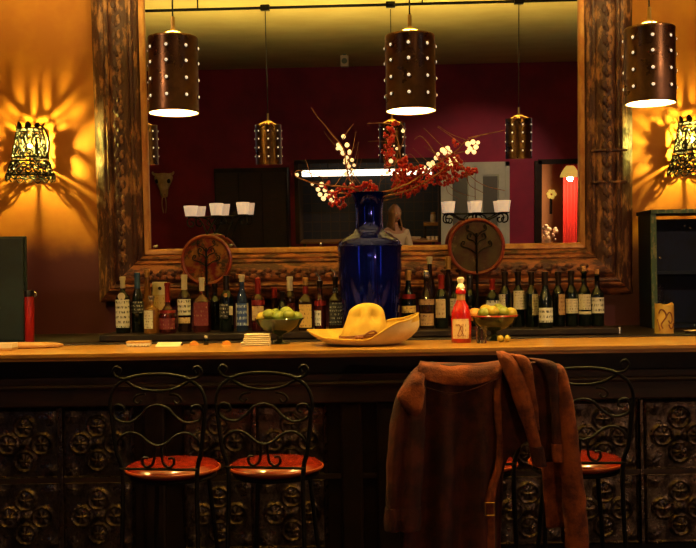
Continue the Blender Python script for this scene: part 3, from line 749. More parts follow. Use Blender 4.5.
# ================================================================ bottles
def arc(mb, r, z0, z1, a0, a1, n=10, bulge=0):
    rows = []
    for z in (z0, z1):
        rows.append([(r * math.sin(R(a0 + (a1 - a0) * i / n)), -r * math.cos(R(a0 + (a1 - a0) * i / n)), z) for i in range(n + 1)])
    rows2 = [[(x * (1 - .0008 / r), y * (1 - .0008 / r), z) for x, y, z in q] for q in rows]
    mb.grid(rows); mb.grid(list(reversed(rows2)))
    return mb
def bottle(px, ty, hw, label, kind='wine', glass='darkglass', lab=None, lz=(.15, .45), la=(-75, 75), cap=None, capz=.86, extra=(), Y=5.3, zb=ZR, group='bottles on the back shelf', flatlab=False):
    x = UV(px, (ty + 326) / 2)[0] * Y / F
    Hh = PZ(px, ty, Y) - zb; r = hw * Y / F
    b = thing('wine_bottle' if kind in ('wine', 'burg') else 'liquor_bottle', label, 'bottle', (x, Y, zb), 0, group)
    rn = .0135 if kind in ('wine', 'burg') else .0125
    sq = None
    if kind == 'wine': pr = [(0, 0.004), (r * .9, 0), (r, .006), (r, .58 * Hh), (r * .96, .62 * Hh), (r * .72, .68 * Hh), (rn * 1.1, .74 * Hh), (rn, .80 * Hh), (rn, .95 * Hh), (rn * 1.15, .955 * Hh), (rn * 1.15, .985 * Hh), (rn * .9, Hh), (0, Hh)]
    elif kind == 'burg': pr = [(0, .004), (r * .9, 0), (r, .006), (r, .46 * Hh), (r * .93, .53 * Hh), (r * .66, .62 * Hh), (rn * 1.25, .72 * Hh), (rn, .80 * Hh), (rn, .95 * Hh), (rn * 1.15, .955 * Hh), (rn * 1.15, .985 * Hh), (rn * .9, Hh), (0, Hh)]
    elif kind == 'spirit': pr = [(0, .004), (r * .92, 0), (r, .006), (r, .60 * Hh), (r * .93, .65 * Hh), (r * .6, .70 * Hh), (rn * 1.1, .75 * Hh), (rn, .80 * Hh), (rn, .94 * Hh), (rn * 1.2, .945 * Hh), (rn * 1.2, Hh), (0, Hh)]
    elif kind == 'tall': pr = [(0, .004), (r * .92, 0), (r, .006), (r * .98, .50 * Hh), (r * .8, .62 * Hh), (rn * 1.2, .74 * Hh), (rn, .82 * Hh), (rn, .97 * Hh), (rn * 1.15, Hh), (0, Hh)]
    elif kind == 'squat': pr = [(0, .004), (r * .9, 0), (r, .008), (r * 1.02, .30 * Hh), (r * .9, .42 * Hh), (r * .5, .50 * Hh), (rn * 1.1, .56 * Hh), (rn, .62 * Hh), (rn, .94 * Hh), (rn * 1.2, .95 * Hh), (rn * 1.2, Hh), (0, Hh)]
    else:
        pr = [(0, .004), (r * .95, 0), (r, .006), (r, .54 * Hh), (r * .92, .59 * Hh), (rn * 1.3, .67 * Hh), (rn, .72 * Hh), (rn, .95 * Hh), (rn * 1.2, .96 * Hh), (rn * 1.2, Hh), (0, Hh)]
        sq = [5, 5, 6, 6, 5] + [2] * 6
    MB().lathe(pr, 24, sq=sq).build('glass', glass, b, ang=60)
    def rad(z):
        for (r0, z0), (r1, z1) in zip(pr[1:], pr[2:]):
            if z0 <= z <= z1: return r0 + (r1 - r0) * (z - z0) / max(1e-6, z1 - z0)
        return rn
    if lab:
        rl = max(rad(lz[0] * Hh), rad(lz[1] * Hh)) + .001
        if kind == 'square':
            MB().box(-r * .86, r * .86, -r - .0015, -r + .002, lz[0] * Hh, lz[1] * Hh).build('label', lab, b, smooth=False)
        else: arc(MB(), rl, lz[0] * Hh, lz[1] * Hh, *la).build('label', lab, b, ang=180)
    if cap:
        c0 = capz * Hh; rr0 = max(rad(c0), rn) + .0012; MB().lathe([(rr0, c0), (rr0 * .98, .93 * Hh), (rn * 1.2 + .0015, .95 * Hh), (rn * 1.2 + .0015, Hh + .001), (rn * .9, Hh + .0025), (0, Hh + .0025)], 16, cap=False).build('cap', cap, b, ang=50)
    for e in extra:
        if e[0] == 'cork': MB().lathe([(.0105, Hh - .01), (.0112, Hh + .022), (.0095, Hh + .026), (0, Hh + .026)], 12).build('cork', 'cork', b, ang=50)
        elif e[0] == 'neck': _, m, z0, z1 = e; rl = max(rad(z0 * Hh), rad(z1 * Hh)) + .0015; arc(MB(), rl, z0 * Hh, z1 * Hh, -85, 85).build('neck_label', m, b, ang=180)
        elif e[0] == 'lab2': _, m, z0, z1, a0, a1 = e; rl = max(rad(z0 * Hh), rad(z1 * Hh)) + .002; arc(MB(), rl, z0 * Hh, z1 * Hh, a0, a1).build('label', m, b, ang=180)
        elif e[0] == 'pour': MB().tube([(0, 0, Hh), (0, 0, Hh + .012), (-.006, -.004, Hh + .028), (-.022, -.01, Hh + .045)], [.009, .007, .004, .003], 8).build('pourer', 'foil_silver', b)
        elif e[0] == 'oval': _, m, zc, rw, rh = e; rl = rad(zc * Hh) + .002; MB().lathe([(0, 0), (rw, 0), (rw, .002), (0, .002)], 18, (0, -rl - .001, 0), axis='Y').build('emblem', m, b).location = (0, 0, zc * Hh)
        elif e[0] == 'knob': MB().sphere((0, 0, Hh + .008), .016, 12, 8, (1, 1, .8)).build('stopper', e[1], b)
    return b
B = bottle
B(123, 277, 7.2, 'dark liquor bottle with a big white lettered label and white oval on its neck', 'spirit', 'darkglass', 'lab_white', (.10, .60), (-70, 70), 'foil_cream', .80, [('oval', 'foil_cream', .655, .020, .02)])
B(137.5, 273, 6.2, 'dark liquor bottle with blue-grey cap and black label with pale lettering', 'tall', 'darkglass', 'lab_black', (.33, .52), (-70, 70), 'foil_blue', .74, Y=5.34)
B(147.5, 270, 4.6, 'slim amber glass bottle standing behind the clear squat bottle', 'tall', 'amberglass', None, cap='foil_gold', capz=.88, Y=5.48)
B(151.5, 296, 7.6, 'short clear bottle of golden spirit with pale label', 'spirit', 'amberglass', 'lab_cream', (.14, .62), (-60, 20), 'foil_silver', .86, Y=5.22)
B(167.5, 283, 8.6, 'round-shouldered ruby red liqueur bottle with red neck', 'squat', 'redglass', 'lab_red', (.08, .30), (-60, 60), 'foil_red', .62, [('neck', 'foil_red', .40, .46)], Y=5.24)
B(184.5, 275, 6.8, 'bottle with white foil neck and white label beside the ruby liqueur', 'wine', 'brownglass', 'lab_white', (.30, .58), (-70, 70), 'foil_cream', .74, [('lab2', 'lab_gold', .16, .26, -60, 60)])
B(202, 278, 8.4, 'square dark red bottle with a white cap and wine-red label', 'square', 'redglass', 'lab_red', (.12, .55), cap='foil_cream', capz=.76)
B(215, 284, 5.4, 'small black bottle behind the square dark red bottle', 'spirit', 'darkglass', None, cap='foil_dark', capz=.8, Y=5.46)
B(226.5, 276, 7.2, 'black bottle with gold star emblem and small white side label', 'spirit', 'darkglass', 'lab_black', (.24, .50), (-70, 20), 'foil_dark', .74, [('lab2', 'foil_cream', .30, .46, 25, 60), ('oval', 'foil_gold', .655, .011, .01)])
B(242, 275, 6.0, 'pale blue glass bottle with cream cap and blue label', 'tall', 'blueglass', 'lab_blue', (.10, .50), (-80, 80), 'foil_cream', .88, [('lab2', 'foil_cream', .10, .50, -85, -55), ('lab2', 'foil_cream', .10, .50, 55, 85)])
B(258, 281, 6.6, 'bottle with bright red cap and red and gold label', 'spirit', 'redglass', 'lab_gold', (.22, .50), (-60, 60), 'foil_red', .74, [('neck', 'foil_red', .52, .62), ('knob', 'foil_red')])
B(274.5, 288, 4.6, 'slender dark bottle with rust-red cap behind the limes', 'tall', 'brownglass', None, cap='foil_red', capz=.76, Y=5.42)
B(282.5, 292, 5.0, 'low dark bottle without label behind the limes', 'spirit', 'darkglass', None, cap='foil_dark', capz=.8, Y=5.36)
B(290, 277, 6.0, 'dark bottle with a cream foil neck rising behind the limes', 'wine', 'brownglass', 'lab_red', (.25, .5), (-60, 60), 'foil_cream', .74, Y=5.44)
B(305.5, 278, 7.2, 'square-shouldered bottle with gold cap, red neck and plain yellow label', 'square', 'brownglass', 'lab_yellow', (.06, .50), cap='foil_gold', capz=.86, extra=[('neck', 'foil_red', .70, .84)])
B(320, 281, 5.8, 'narrow dark red bottle fitted with a slanting pourer', 'wine', 'redglass', 'lab_white', (.10, .40), (-70, 10), 'foil_dark', .85, [('neck', 'foil_red', .50, .60), ('pour',)])
B(335.5, 277, 7.0, 'square black-labelled whiskey bottle beside the blue vase', 'square', 'brownglass', 'lab_black', (.10, .52), cap='foil_dark', capz=.84, extra=[('neck', 'lab_black', .70, .80), ('pour',)])
B(408.5, 271, 7.2, 'dark bottle with gold cap and low yellow label right beside the blue vase', 'burg', 'darkglass', 'lab_yellow', (.28, .40), (-75, 75), 'foil_gold', .84, [('neck', 'foil_red', .52, .60)])
B(426.5, 274, 7.6, 'dark bottle with round tan label and silver cap behind the hat brim', 'burg', 'brownglass', 'lab_tan', (.06, .28), (-60, 60), 'foil_silver', .93, [('neck', 'lab_tan', .44, .54), ('knob', 'foil_silver')])
B(430, 257, 5.8, 'tall dark bottle with a cream-tipped neck in the rear row', 'tall', 'brownglass', None, cap='foil_cream', capz=.90, Y=5.56)
B(441.5, 275, 6.6, 'red-foil wine bottle with pinkish label next to the scarlet bottle', 'wine', 'darkglass', 'lab_gold', (.20, .55), (-70, 30), 'foil_red', .74)
B(448.5, 257, 5.8, 'tall dark bottle with a long gold foil neck in the rear row', 'tall', 'brownglass', None, cap='foil_gold', capz=.82, Y=5.55)
B(455, 281, 5.4, 'dark bottle with pale narrow label just behind the scarlet bottle', 'spirit', 'darkglass', 'lab_cream', (.25, .62), (-70, 10), 'foil_dark', .8, Y=5.42)
B(470, 275, 5.6, 'black wine bottle with cream strip on its neck behind the scarlet bottle', 'wine', 'darkglass', None, cap='foil_dark', capz=.72, extra=[('lab2', 'foil_cream', .74, .98, -20, 10)], Y=5.46)
GW = 'row of wine bottles on the shelf'
B(492.5, 279, 6.8, 'wine bottle with deep red capsule and white label above the lemon bowl', 'wine', 'darkglass', 'lab_white', (.30, .56), (-75, 75), 'foil_red', .78, group=GW)
B(505, 272, 6.2, 'wine bottle with cream label turned aside, between the red capsule bottle and its neighbour', 'wine', 'darkglass', 'lab_cream', (.24, .60), (-85, -5), 'foil_dark', .76, group=GW)
B(518.3, 272, 6.3, 'wine bottle with tall cream label high on its body', 'wine', 'darkglass', 'lab_cream', (.32, .66), (-60, 60), 'foil_dark', .76, group=GW, Y=5.34)
B(531.5, 272, 6.4, 'wine bottle with white label turned half away, beside the low-label bottle', 'wine', 'darkglass', 'lab_cream', (.22, .60), (-5, 80), 'foil_dark', .76, group=GW)
B(545.3, 272, 7.0, 'wine bottle standing forward with a low square white label', 'burg', 'darkglass', 'lab_white', (.10, .36), (-75, 75), 'foil_dark', .76, group=GW, Y=5.2)
B(558.3, 272, 6.3, 'wine bottle with tan and black label turned to its edge', 'wine', 'darkglass', 'lab_tan', (.22, .60), (-10, 80), 'foil_dark', .76, group=GW)
B(571.3, 271, 6.3, 'wine bottle with dark capsule and square cream label, next to the corked pair', 'wine', 'darkglass', 'lab_cream', (.24, .50), (-70, 70), 'foil_dark', .76, group=GW)
B(584.3, 271, 6.3, 'corked wine bottle with a cream label underlined by a black stripe', 'wine', 'darkglass', 'lab_cream', (.30, .58), (-70, 70), None, .8, [('cork',), ('lab2', 'foil_cream', .22, .27, -70, 70)], group=GW)
B(597.3, 274, 6.4, 'corked wine bottle with square white label at the end of the shelf', 'wine', 'darkglass', 'lab_white', (.25, .55), (-70, 70), None, .8, [('cork',)], group=GW)
# a carton behind the short bottle
c0 = P(159, 282, 5.50)
ct = thing('bottle_carton', 'pale printed bottle carton with dark crest behind the ruby liqueur', 'carton', (c0.x, 5.52, ZR))
hh = c0.z - ZR
MB().box(-.036, .036, -.03, .03, 0, hh).build('box', 'foil_cream', ct, smooth=False, bevel=.002)
MB().lathe([(0, 0), (.010, 0), (.010, .0015), (0, .0015)], 12, (.006, -.0322, hh - .035), axis='Y').build('crest', 'black', ct)
MB().box(-.0365, .0365, -.0315, .0305, .02, hh - .07).build('printed_sleeve', 'lab_gold', ct, smooth=False)

# scarlet decanter bottle standing on the bar itself
q = P(461, 340, 4.42)
rb = thing('scarlet_bottle', 'scarlet glass bottle with clear stopper and gold label standing on the bar top', 'bottle', (q.x, 4.40, ZT))
k = 4.40 / F
MB().lathe([(0, .003), (9.6 * k, 0), (10.2 * k, .006), (10.2 * k, 24 * k), (9.8 * k, 29 * k), (7.6 * k, 36 * k), (5 * k, 40.5 * k), (4.1 * k, 43 * k), (4.1 * k, 49 * k), (5.2 * k, 50 * k), (5.2 * k, 52 * k), (4 * k, 53 * k), (0, 53 * k)], 32).build('glass', 'scarlet', rb, ang=60)
MB().lathe([(0, 53 * k), (3.6 * k, 53.2 * k), (4.6 * k, 55 * k), (3.2 * k, 57.5 * k), (2.4 * k, 59 * k), (3.4 * k, 62 * k), (3.8 * k, 64 * k), (2 * k, 65.5 * k), (0, 65.6 * k)], 16).build('stopper', 'foil_cream', rb)
MB().lathe([(4.3 * k, 41.5 * k), (4.35 * k, 48.5 * k)], 24, cap=False).build('neck_band', 'foil_gold', rb)
MB().lathe([(5.4 * k, 49 * k), (5.5 * k, 51 * k), (4.5 * k, 53.6 * k), (3.0 * k, 55 * k)], 24, cap=False).build('wax_seal', 'scarlet', rb)
lb = arc(MB(), 10.4 * k, 4.5 * k, 24 * k, -62, 40).build('label', 'lab_gold', rb, ang=180)
def onarc(a, z): return (10.62 * k * math.sin(R(a)), -10.62 * k * math.cos(R(a)), z * k)
MB().tube(cr([onarc(a, z) for a, z in ((-28, 17), (-18, 18.5), (-12, 16), (-18, 12), (-26, 8), (-14, 7), (-4, 9), (2, 14), (-4, 17), (-10, 14), (0, 10), (8, 7))], 4), .0016, 5).build('monogram', 'leather', lb)

# ================================================================ things on the bar
# shot glass, key limes
q = P(481.5, 342, 4.34)
sg = thing('shot_glass', 'small clear shot glass beside the scarlet bottle', 'glass', (q.x, 4.34, ZT))
MB().lathe([(0, .0), (.021, 0), (.022, .003), (.0255, .074), (.0235, .074), (.0205, .014), (0, .013)], 24, cap=False).build('glass_wall', 'clearglass', sg)
for px, lbx in ((500.5, 'pale green key lime on the bar top, touching the shot glass side'), (507.5, 'pale green key lime on the bar top, further from the shot glass')):
    q = P(px, 341, 4.38); li = thing('key_lime', lbx, 'lime', (q.x, 4.38, ZT), 0, 'two key limes on the bar')
    MB().sphere((0, 0, .0155), .0145, 12, 8, (1, 1, 1.07)).build('peel', 'lemon', li); MB().sphere((0, 0, .031), .003, 6, 4).build('stem_end', 'lime', li)
def fruit_bowl(px, Y, label, rim, fruits, spec):
    q = P(px, 340, Y); b = thing('fruit_bowl', label, 'bowl', (q.x, Y, ZT))
    g = MB().lathe([(0, 0), (.048, 0), (.05, .004), (.02, .010), (.011, .018), (.010, .034), (.018, .042), (.06, .056), (.092, .082), (.108, .112), (.105, .112), (.088, .085), (.055, .062), (0, .05)], 36, cap=False)
    g.build('dish', 'greenglass', b)
    MB().tube([(.1065 * math.cos(2 * PI * i / 36), .1065 * math.sin(2 * PI * i / 36), .112) for i in range(36)], .0045, 6, True).build('rim', rim, b)
    MB().sphere((0, 0, .028), .016, 10, 6).build('stem_knob', 'greenglass', b)
    for i, (fx, fy, fz, m, nm) in enumerate(fruits):
        f = thing(nm, spec[nm], nm, (q.x + fx, Y + fy, ZT + fz), random.uniform(0, 6), nm + 's in the bowl by ' + spec['by'])
        rr_ = .026 if nm != 'orange' else .03
        MB().sphere((0, 0, 0), rr_, 14, 9, (1.22, 1, 1)).sphere((rr_ * 1.2, 0, 0), .006, 8, 5).build('peel', m, f)
        MB().sphere((-rr_ * 1.21, 0, 0), .0035, 6, 4).build('stem_end', 'twig', f)
fruit_bowl(279.5, 4.50, 'dark green glass footed bowl of limes behind the napkins', 'greenglass',
           [(-.075, -.02, .118, 'lemon', 'lemon'), (-.045, -.03, .132, 'lime', 'lime'), (.0, -.035, .122, 'lime', 'lime'), (.045, -.03, .130, 'lime', 'lime'), (.075, 0, .118, 'lime', 'lime'), (-.02, .03, .132, 'lime', 'lime'), (.03, .035, .14, 'lime', 'lime')],
           {'lime': 'green lime heaped in the footed bowl behind the napkins', 'lemon': 'yellow lemon in the bowl of limes behind the napkins', 'by': 'the napkins'})
fruit_bowl(494, 4.50, 'dark glass footed bowl with red rim holding lemons and limes', 'rim_red',
           [(-.085, -.01, .118, 'orange', 'orange'), (-.045, -.035, .125, 'lime', 'lime'), (-.012, -.04, .132, 'lemon', 'lemon'), (.035, -.035, .130, 'lime', 'lime'), (.075, -.01, .122, 'lemon', 'lemon'), (-.03, .03, .135, 'lemon', 'lemon'), (.025, .03, .14, 'lime', 'lime')],
           {'lime': 'green lime in the red-rimmed bowl by the shot glass', 'lemon': 'yellow lemon in the red-rimmed bowl by the shot glass', 'orange': 'small orange fruit at the edge of the red-rimmed bowl', 'by': 'the shot glass'})
# folded napkins
q = P(257, 343, 4.42)
for i in range(3):
    n_ = thing('folded_napkin', ['cream linen napkin at the bottom of the folded pile', 'cream linen napkin in the middle of the folded pile', 'cream linen napkin on top of the folded pile'][i], 'napkin', (q.x + .004 * (i - 1), 4.43, ZT + i * .0175), R((-2, 3, -4)[i]), 'pile of folded napkins')
    w_ = .062 - i * .004
    for j in range(2):
        rows = []
        for t in range(9):
            a = -PI / 2 + PI * t / 8; yy = -w_ * .8 - .004 * math.cos(a); z = .004 + j * .0085 + .0038 * math.sin(a)
            rows.append([(-w_, yy, z), (-w_ * .3, yy - .001, z + .0008), (w_ * .4, yy + .001, z), (w_, yy, z)])
        mb = MB().grid(rows); mb.box(-w_, w_, -w_ * .8, w_ * .8, .0003 + j * .0085, .0077 + j * .0085)
        mb.build('fold', 'linen', n_, ang=50)
# small things at the bar's back edge
q = P(139, 344, 4.46)
o = thing('tin_box', 'small flat printed tin on the bar below the white-labelled bottle', 'tin', (q.x, 4.46, ZT), R(3))
MB().box(-.052, .052, -.03, .03, 0, .024).build('tin_body', 'lab_cream', o, smooth=False, bevel=.004); MB().box(-.0535, .0535, -.0315, .0315, .016, .0255).build('lid', 'foil_gold', o, smooth=False, bevel=.003)
q = P(169, 344, 4.46)
o = thing('folded_card', 'white folded card lying on the bar beside the flat tin', 'card', (q.x, 4.46, ZT), R(-4))
MB().add([(-.055, -.03, .001), (.055, -.03, .001), (.055, .02, .016), (-.055, .02, .016)], [(0, 1, 2, 3)]).add([(-.055, .02, .016), (.055, .02, .016), (.055, .045, .001), (-.055, .045, .001)], [(0, 1, 2, 3)]).build('card_leaf', 'foil_cream', o, smooth=False).modifiers.new('t', 'SOLIDIFY').thickness = .0016
for px, lbx in ((194, 'small orange citrus piece on the bar under the square dark red bottle'), (226.5, 'small orange citrus piece on the bar under the star bottle')):
    q = P(px, 343, 4.48); o = thing('citrus_wedge', lbx, 'citrus', (q.x, 4.48, ZT), R(20), 'citrus pieces on the bar')
    mb = MB(); pts = [(.02 * math.cos(PI * t / 8), .02 * math.sin(PI * t / 8)) for t in range(9)]
    mb.prism([(x, y) for x, y in pts], -.010, .010).build('wedge', 'orange', o, ang=40)
q = P(206, 343, 4.5); o = thing('salt_shaker', 'tiny chrome-topped shaker on the bar between the citrus pieces', 'shaker', (q.x, 4.5, ZT))
MB().lathe([(0, 0), (.011, 0), (.012, .003), (.009, .03), (0, .03)], 12).build('jar', 'darkglass', o); MB().lathe([(.0095, .03), (.0095, .037), (.005, .042), (0, .042)], 12).build('cap', 'foil_silver', o)
q = P(7, 345, 4.40)
o = thing('ceramic_ashtray', 'cream and yellow square ceramic ashtray at the bar end by the wooden board', 'ashtray', (q.x, 4.345, ZT), R(2))
MB().box(-.052, .052, -.045, .045, 0, .012).build('base', 'foil_gold', o, smooth=False, bevel=.003)
mb = MB().box(-.052, .052, -.045, -.037, .012, .032).box(-.052, .052, .037, .045, .012, .032).box(-.052, -.044, -.037, .037, .012, .032).box(.044, .052, -.037, .037, .012, .032)
mb.build('wall', 'cream', o, smooth=False)
q = P(24, 343, 4.49)
o = thing('serving_board', 'round light wooden serving board lying on the bar behind the ashtray', 'board', (q.x, 4.495, ZT))
MB().lathe([(0, 0), (.165, 0), (.175, .006), (.172, .014), (.15, .019), (.0, .019)], 40).build('disc', 'board', o).scale = (1, .5, 1)
MB().tube([(.10 * math.cos(2 * PI * i / 32), .05 * math.sin(2 * PI * i / 32), .019) for i in range(32)], .003, 6, True).build('groove_ring', 'bartop', o)
# dark teal panel and the red canister on the back counter
q = P(24.5, 236, 5.2); z1 = q.z
o = thing('teal_screen', 'plain dark teal wooden screen board standing beside the red canister', 'screen', (q.x - .22, 5.3, ZB))
MB().box(-.22, .22, -.08, -.06, 0, z1 - ZB).build('board', 'greenpanel', o, smooth=False, bevel=.004)
dd = MB().box(-.21, .21, -.10, -.081, .01, z1 - ZB - .01).build('facing', 'greenpanel', o, smooth=False, bevel=.003)
MB().box(-.2, .2, -.06, .06, 0, .02).build('foot', 'greenpanel', o, smooth=False)
for z in (.18, .40): MB().sphere((.085, -.103, z), .007, 8, 5).build('nail_head', 'black', dd)
q = P(31.5, 290, 5.2)
o = thing('red_canister', 'slim red enamel canister with black lid against the maroon wall', 'canister', (q.x, 5.16, ZB))
hh = q.z - ZB
MB().lathe([(0, 0), (.022, 0), (.024, .004), (.024, hh - .035), (.022, hh - .03), (0, hh - .03)], 20).build('body', 'redcan', o)
MB().lathe([(.025, hh - .034), (.026, hh - .03), (.026, hh - .004), (.024, hh), (0, hh)], 20, cap=False).build('lid', 'black', o, ang=50)
MB().tube(cr([(.024, 0, hh - .01), (.036, 0, hh - .014), (.036, 0, hh - .03), (.024, 0, hh - .034)], 4), .003, 6).build('clasp', 'foil_silver', o)

# ================================================================ blue vase and berry branches
vx = UV(369.5, 240)[0] * 5.2 / F; k = 5.2 / F
vb = ZR
vz = lambda py: PZ(369.5, py, 5.2) - vb
vs = thing('cobalt_vase', 'tall cobalt blue glazed vase with flared neck behind the hat', 'vase', (vx, 5.2, vb))
top_ = vz(193)
out = [(0, .0), (24 * k, 0), (26.5 * k, .01), (28.5 * k, vz(312)), (30.5 * k, vz(285)), (31.6 * k, vz(262)), (31.8 * k, vz(247)), (30.8 * k, vz(242)), (27 * k, vz(238.5)), (18 * k, vz(234)), (14.2 * k, vz(229)), (13.4 * k, vz(222)), (13.4 * k, vz(209)), (14.5 * k, vz(201)), (17 * k, vz(195.5)), (18.8 * k, top_), (17.8 * k, top_ - .001), (13 * k, vz(204)), (12.4 * k, vz(222)), (12.5 * k, vz(236)), (0, vz(238))]
MB().lathe(out, 56, cap=False).build('body', 'cobalt', vs, ang=70)
mb = MB(); mb.tube([(32.0 * k * math.cos(2 * PI * i / 48), 32.0 * k * math.sin(2 * PI * i / 48), vz(246)) for i in range(48)], .004, 6, True); mb.build('shoulder_band', 'cobalt', vs)
MB().tube([(14.6 * k * math.cos(2 * PI * i / 40), 14.6 * k * math.sin(2 * PI * i / 40), vz(230)) for i in range(40)], .004, 6, True).build('collar', 'cobalt', vs)

def branch(name, label, stems, reds=(), lits=(), Y=5.2):
    o = thing(name, label, 'branch', (vx, 5.2, vb + vz(222)), 0, 'berry branches in the blue vase'); org = o.location.copy()
    for pts, r0 in stems:
        pp = [P(a, b, Y + c) for a, b, c in pts]; pp = cr(pp, 5); n = len(pp)
        pp = [p + Vector((.004 * noise.noise(p * 12), .004 * noise.noise(p * 12 + Vector((5, 0, 0))), .004 * noise.noise(p * 12 + Vector((0, 7, 0))))) for p in pp]
        MB().tube(pp, [r0 * (1 - .7 * i / (n - 1)) for i in range(n)], 6).build('stem', 'twig', o, org=org)
    for cx, cy, rx, ry, cnt in reds:
        mb = MB()
        for i in range(cnt):
            a = random.uniform(0, 2 * PI); q_ = math.sqrt(random.random())
            p = P(cx + rx * q_ * math.cos(a), cy + ry * q_ * math.sin(a), Y + random.uniform(-.035, .035))
            mb.sphere(p, random.uniform(.0075, .0115), 8, 5)
        tag(mb.build('berry_cluster', 'berry_red', o, org=org), kind='stuff')
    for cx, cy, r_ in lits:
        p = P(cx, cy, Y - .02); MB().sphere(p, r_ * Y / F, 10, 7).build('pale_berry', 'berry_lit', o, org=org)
V0 = (369, 215, 0)
branch('berry_branch', 'upright branch tipped with a bare fork above its pale glowing berries', [
    ([V0, (362, 196, 0), (350, 180, -.03), (346, 165, -.04), (343, 148, -.04), (330, 132, -.05), (318, 118, -.05), (311, 108, -.06)], .006),
    ([(346, 168, -.04), (352, 150, -.05), (356, 132, -.05)], .0035), ([(348, 173, -.03), (355, 158, -.04), (359, 142, -.05)], .003), ([(343, 140, -.04), (349, 130, -.04), (353, 124, -.04)], .003)],
    (), [(343.5, 136.5, 2.2), (338.5, 145, 2.3), (347, 145, 2.4), (341, 148.5, 2.2), (343, 153, 2.5), (349.5, 151.5, 2.0), (337.5, 148.5, 1.8), (347, 157.5, 1.8)])
branch('berry_branch', 'low branch with red and pale berries arching over the fluorescent strip towards the skull', [
    ([V0, (364, 197, 0), (352, 188, -.05), (335, 186, -.08), (318, 184, -.08), (303, 180, -.08), (295, 176, -.08), (297, 171, -.07), (308, 173, -.06), (328, 178, -.05)], .006),
    ([(312, 177, -.07), (308, 168, -.08), (305, 159, -.08)], .003), ([(335, 186, -.08), (342, 176, -.07), (350, 168, -.06)], .003), ([(350, 170, -.04), (357, 179, -.04), (362, 188, -.03)], .003), ([(352, 170, -.04), (346, 180, -.04), (343, 192, -.03)], .003)],
    [(334, 199, 6, 8, 22), (340, 188, 7, 4, 12), (326, 186, 7, 4, 8), (356, 190, 7, 7, 22), (369, 187, 8, 6, 22)],
    [(321.5, 184.5, 2.5), (318, 189.5, 2.2), (325, 190, 2.2), (320, 194.5, 2.3), (323.5, 198.5, 2.5), (326, 195, 1.8), (346, 174, 2.0), (297, 175, 2.0)])
branch('berry_branch', 'branch with hanging red berries rising towards the pendant lamp over the hat', [
    ([V0, (378, 196, .02), (395, 188, .03), (402, 172, .03), (400, 155, .03), (398, 140, .03), (392, 126, .03), (386, 124, .03), (378, 123, .02), (367, 124, .02)], .005),
    ([(400, 160, .03), (394, 165, .0), (386, 168, -.02), (381, 176, -.02), (378, 192, -.02)], .003), ([(400, 150, .03), (404, 135, .02), (401, 124, .02), (393, 122, .02)], .003), ([(386, 168, 0), (383, 158, 0)], .0025)],
    [(390, 136, 6, 9, 26), (392, 155, 5, 8, 14), (402, 161, 6, 6, 16), (396, 124, 5, 3, 5)], [(391, 161, 2.2), (403, 131, 1.8)])
branch('berry_branch', 'heavy branch of red berries with two pale berry clusters above the grey door', [
    ([V0, (374, 196, 0), (392, 190, -.04), (408, 184, -.06), (424, 173, -.06), (440, 162, -.06), (456, 151, -.06), (466, 141, -.06), (480, 136, -.06), (504, 130, -.07)], .007),
    ([(440, 162, -.06), (431, 147, -.07), (421, 136, -.08), (414, 139, -.08)], .003), ([(452, 154, -.06), (436, 140, -.07), (424, 128, -.08)], .003), ([(462, 145, -.06), (450, 135, -.06), (437, 127, -.06)], .003), ([(468, 141, -.06), (452, 134, -.06), (438, 126, -.06)], .0025), ([(468, 138, -.06), (486, 134, -.06), (500, 131, -.07)], .0025)],
    [(404, 172, 9, 12, 44), (418, 171, 9, 6, 26), (412, 185, 12, 7, 46), (420, 183, 8, 8, 24), (455, 143, 3, 3, 5)],
    [(442.5, 150, 2.6), (447.5, 148.5, 2.6), (445, 153, 2.2), (450, 152, 2.2), (436, 158, 2.2), (438, 154, 1.8), (468, 144, 2.8), (473, 142, 2.6), (476, 147, 2.6), (470, 149, 2.6), (474, 152, 2.4), (467.5, 152, 2.2), (478, 142.5, 1.9), (407.5, 170, 1.8)])
branch('berry_branch', 'drooping branch with red berries trailing past the candle cups', [
    ([V0, (380, 198, -.03), (410, 190, -.08), (440, 172, -.09), (455, 162, -.09), (466, 172, -.09), (482, 184, -.09), (505, 191, -.09)], .0045), ([(466, 172, -.09), (470, 185, -.09), (485, 194, -.09)], .0025), ([(455, 160, -.09), (462, 166, -.09), (468, 158, -.09)], .0025)],
    [(452, 163, 11, 9, 46), (460, 172, 9, 6, 24), (447, 172, 6, 5, 14), (471, 171, 7, 4, 14), (441, 165, 4, 5, 8)], [])

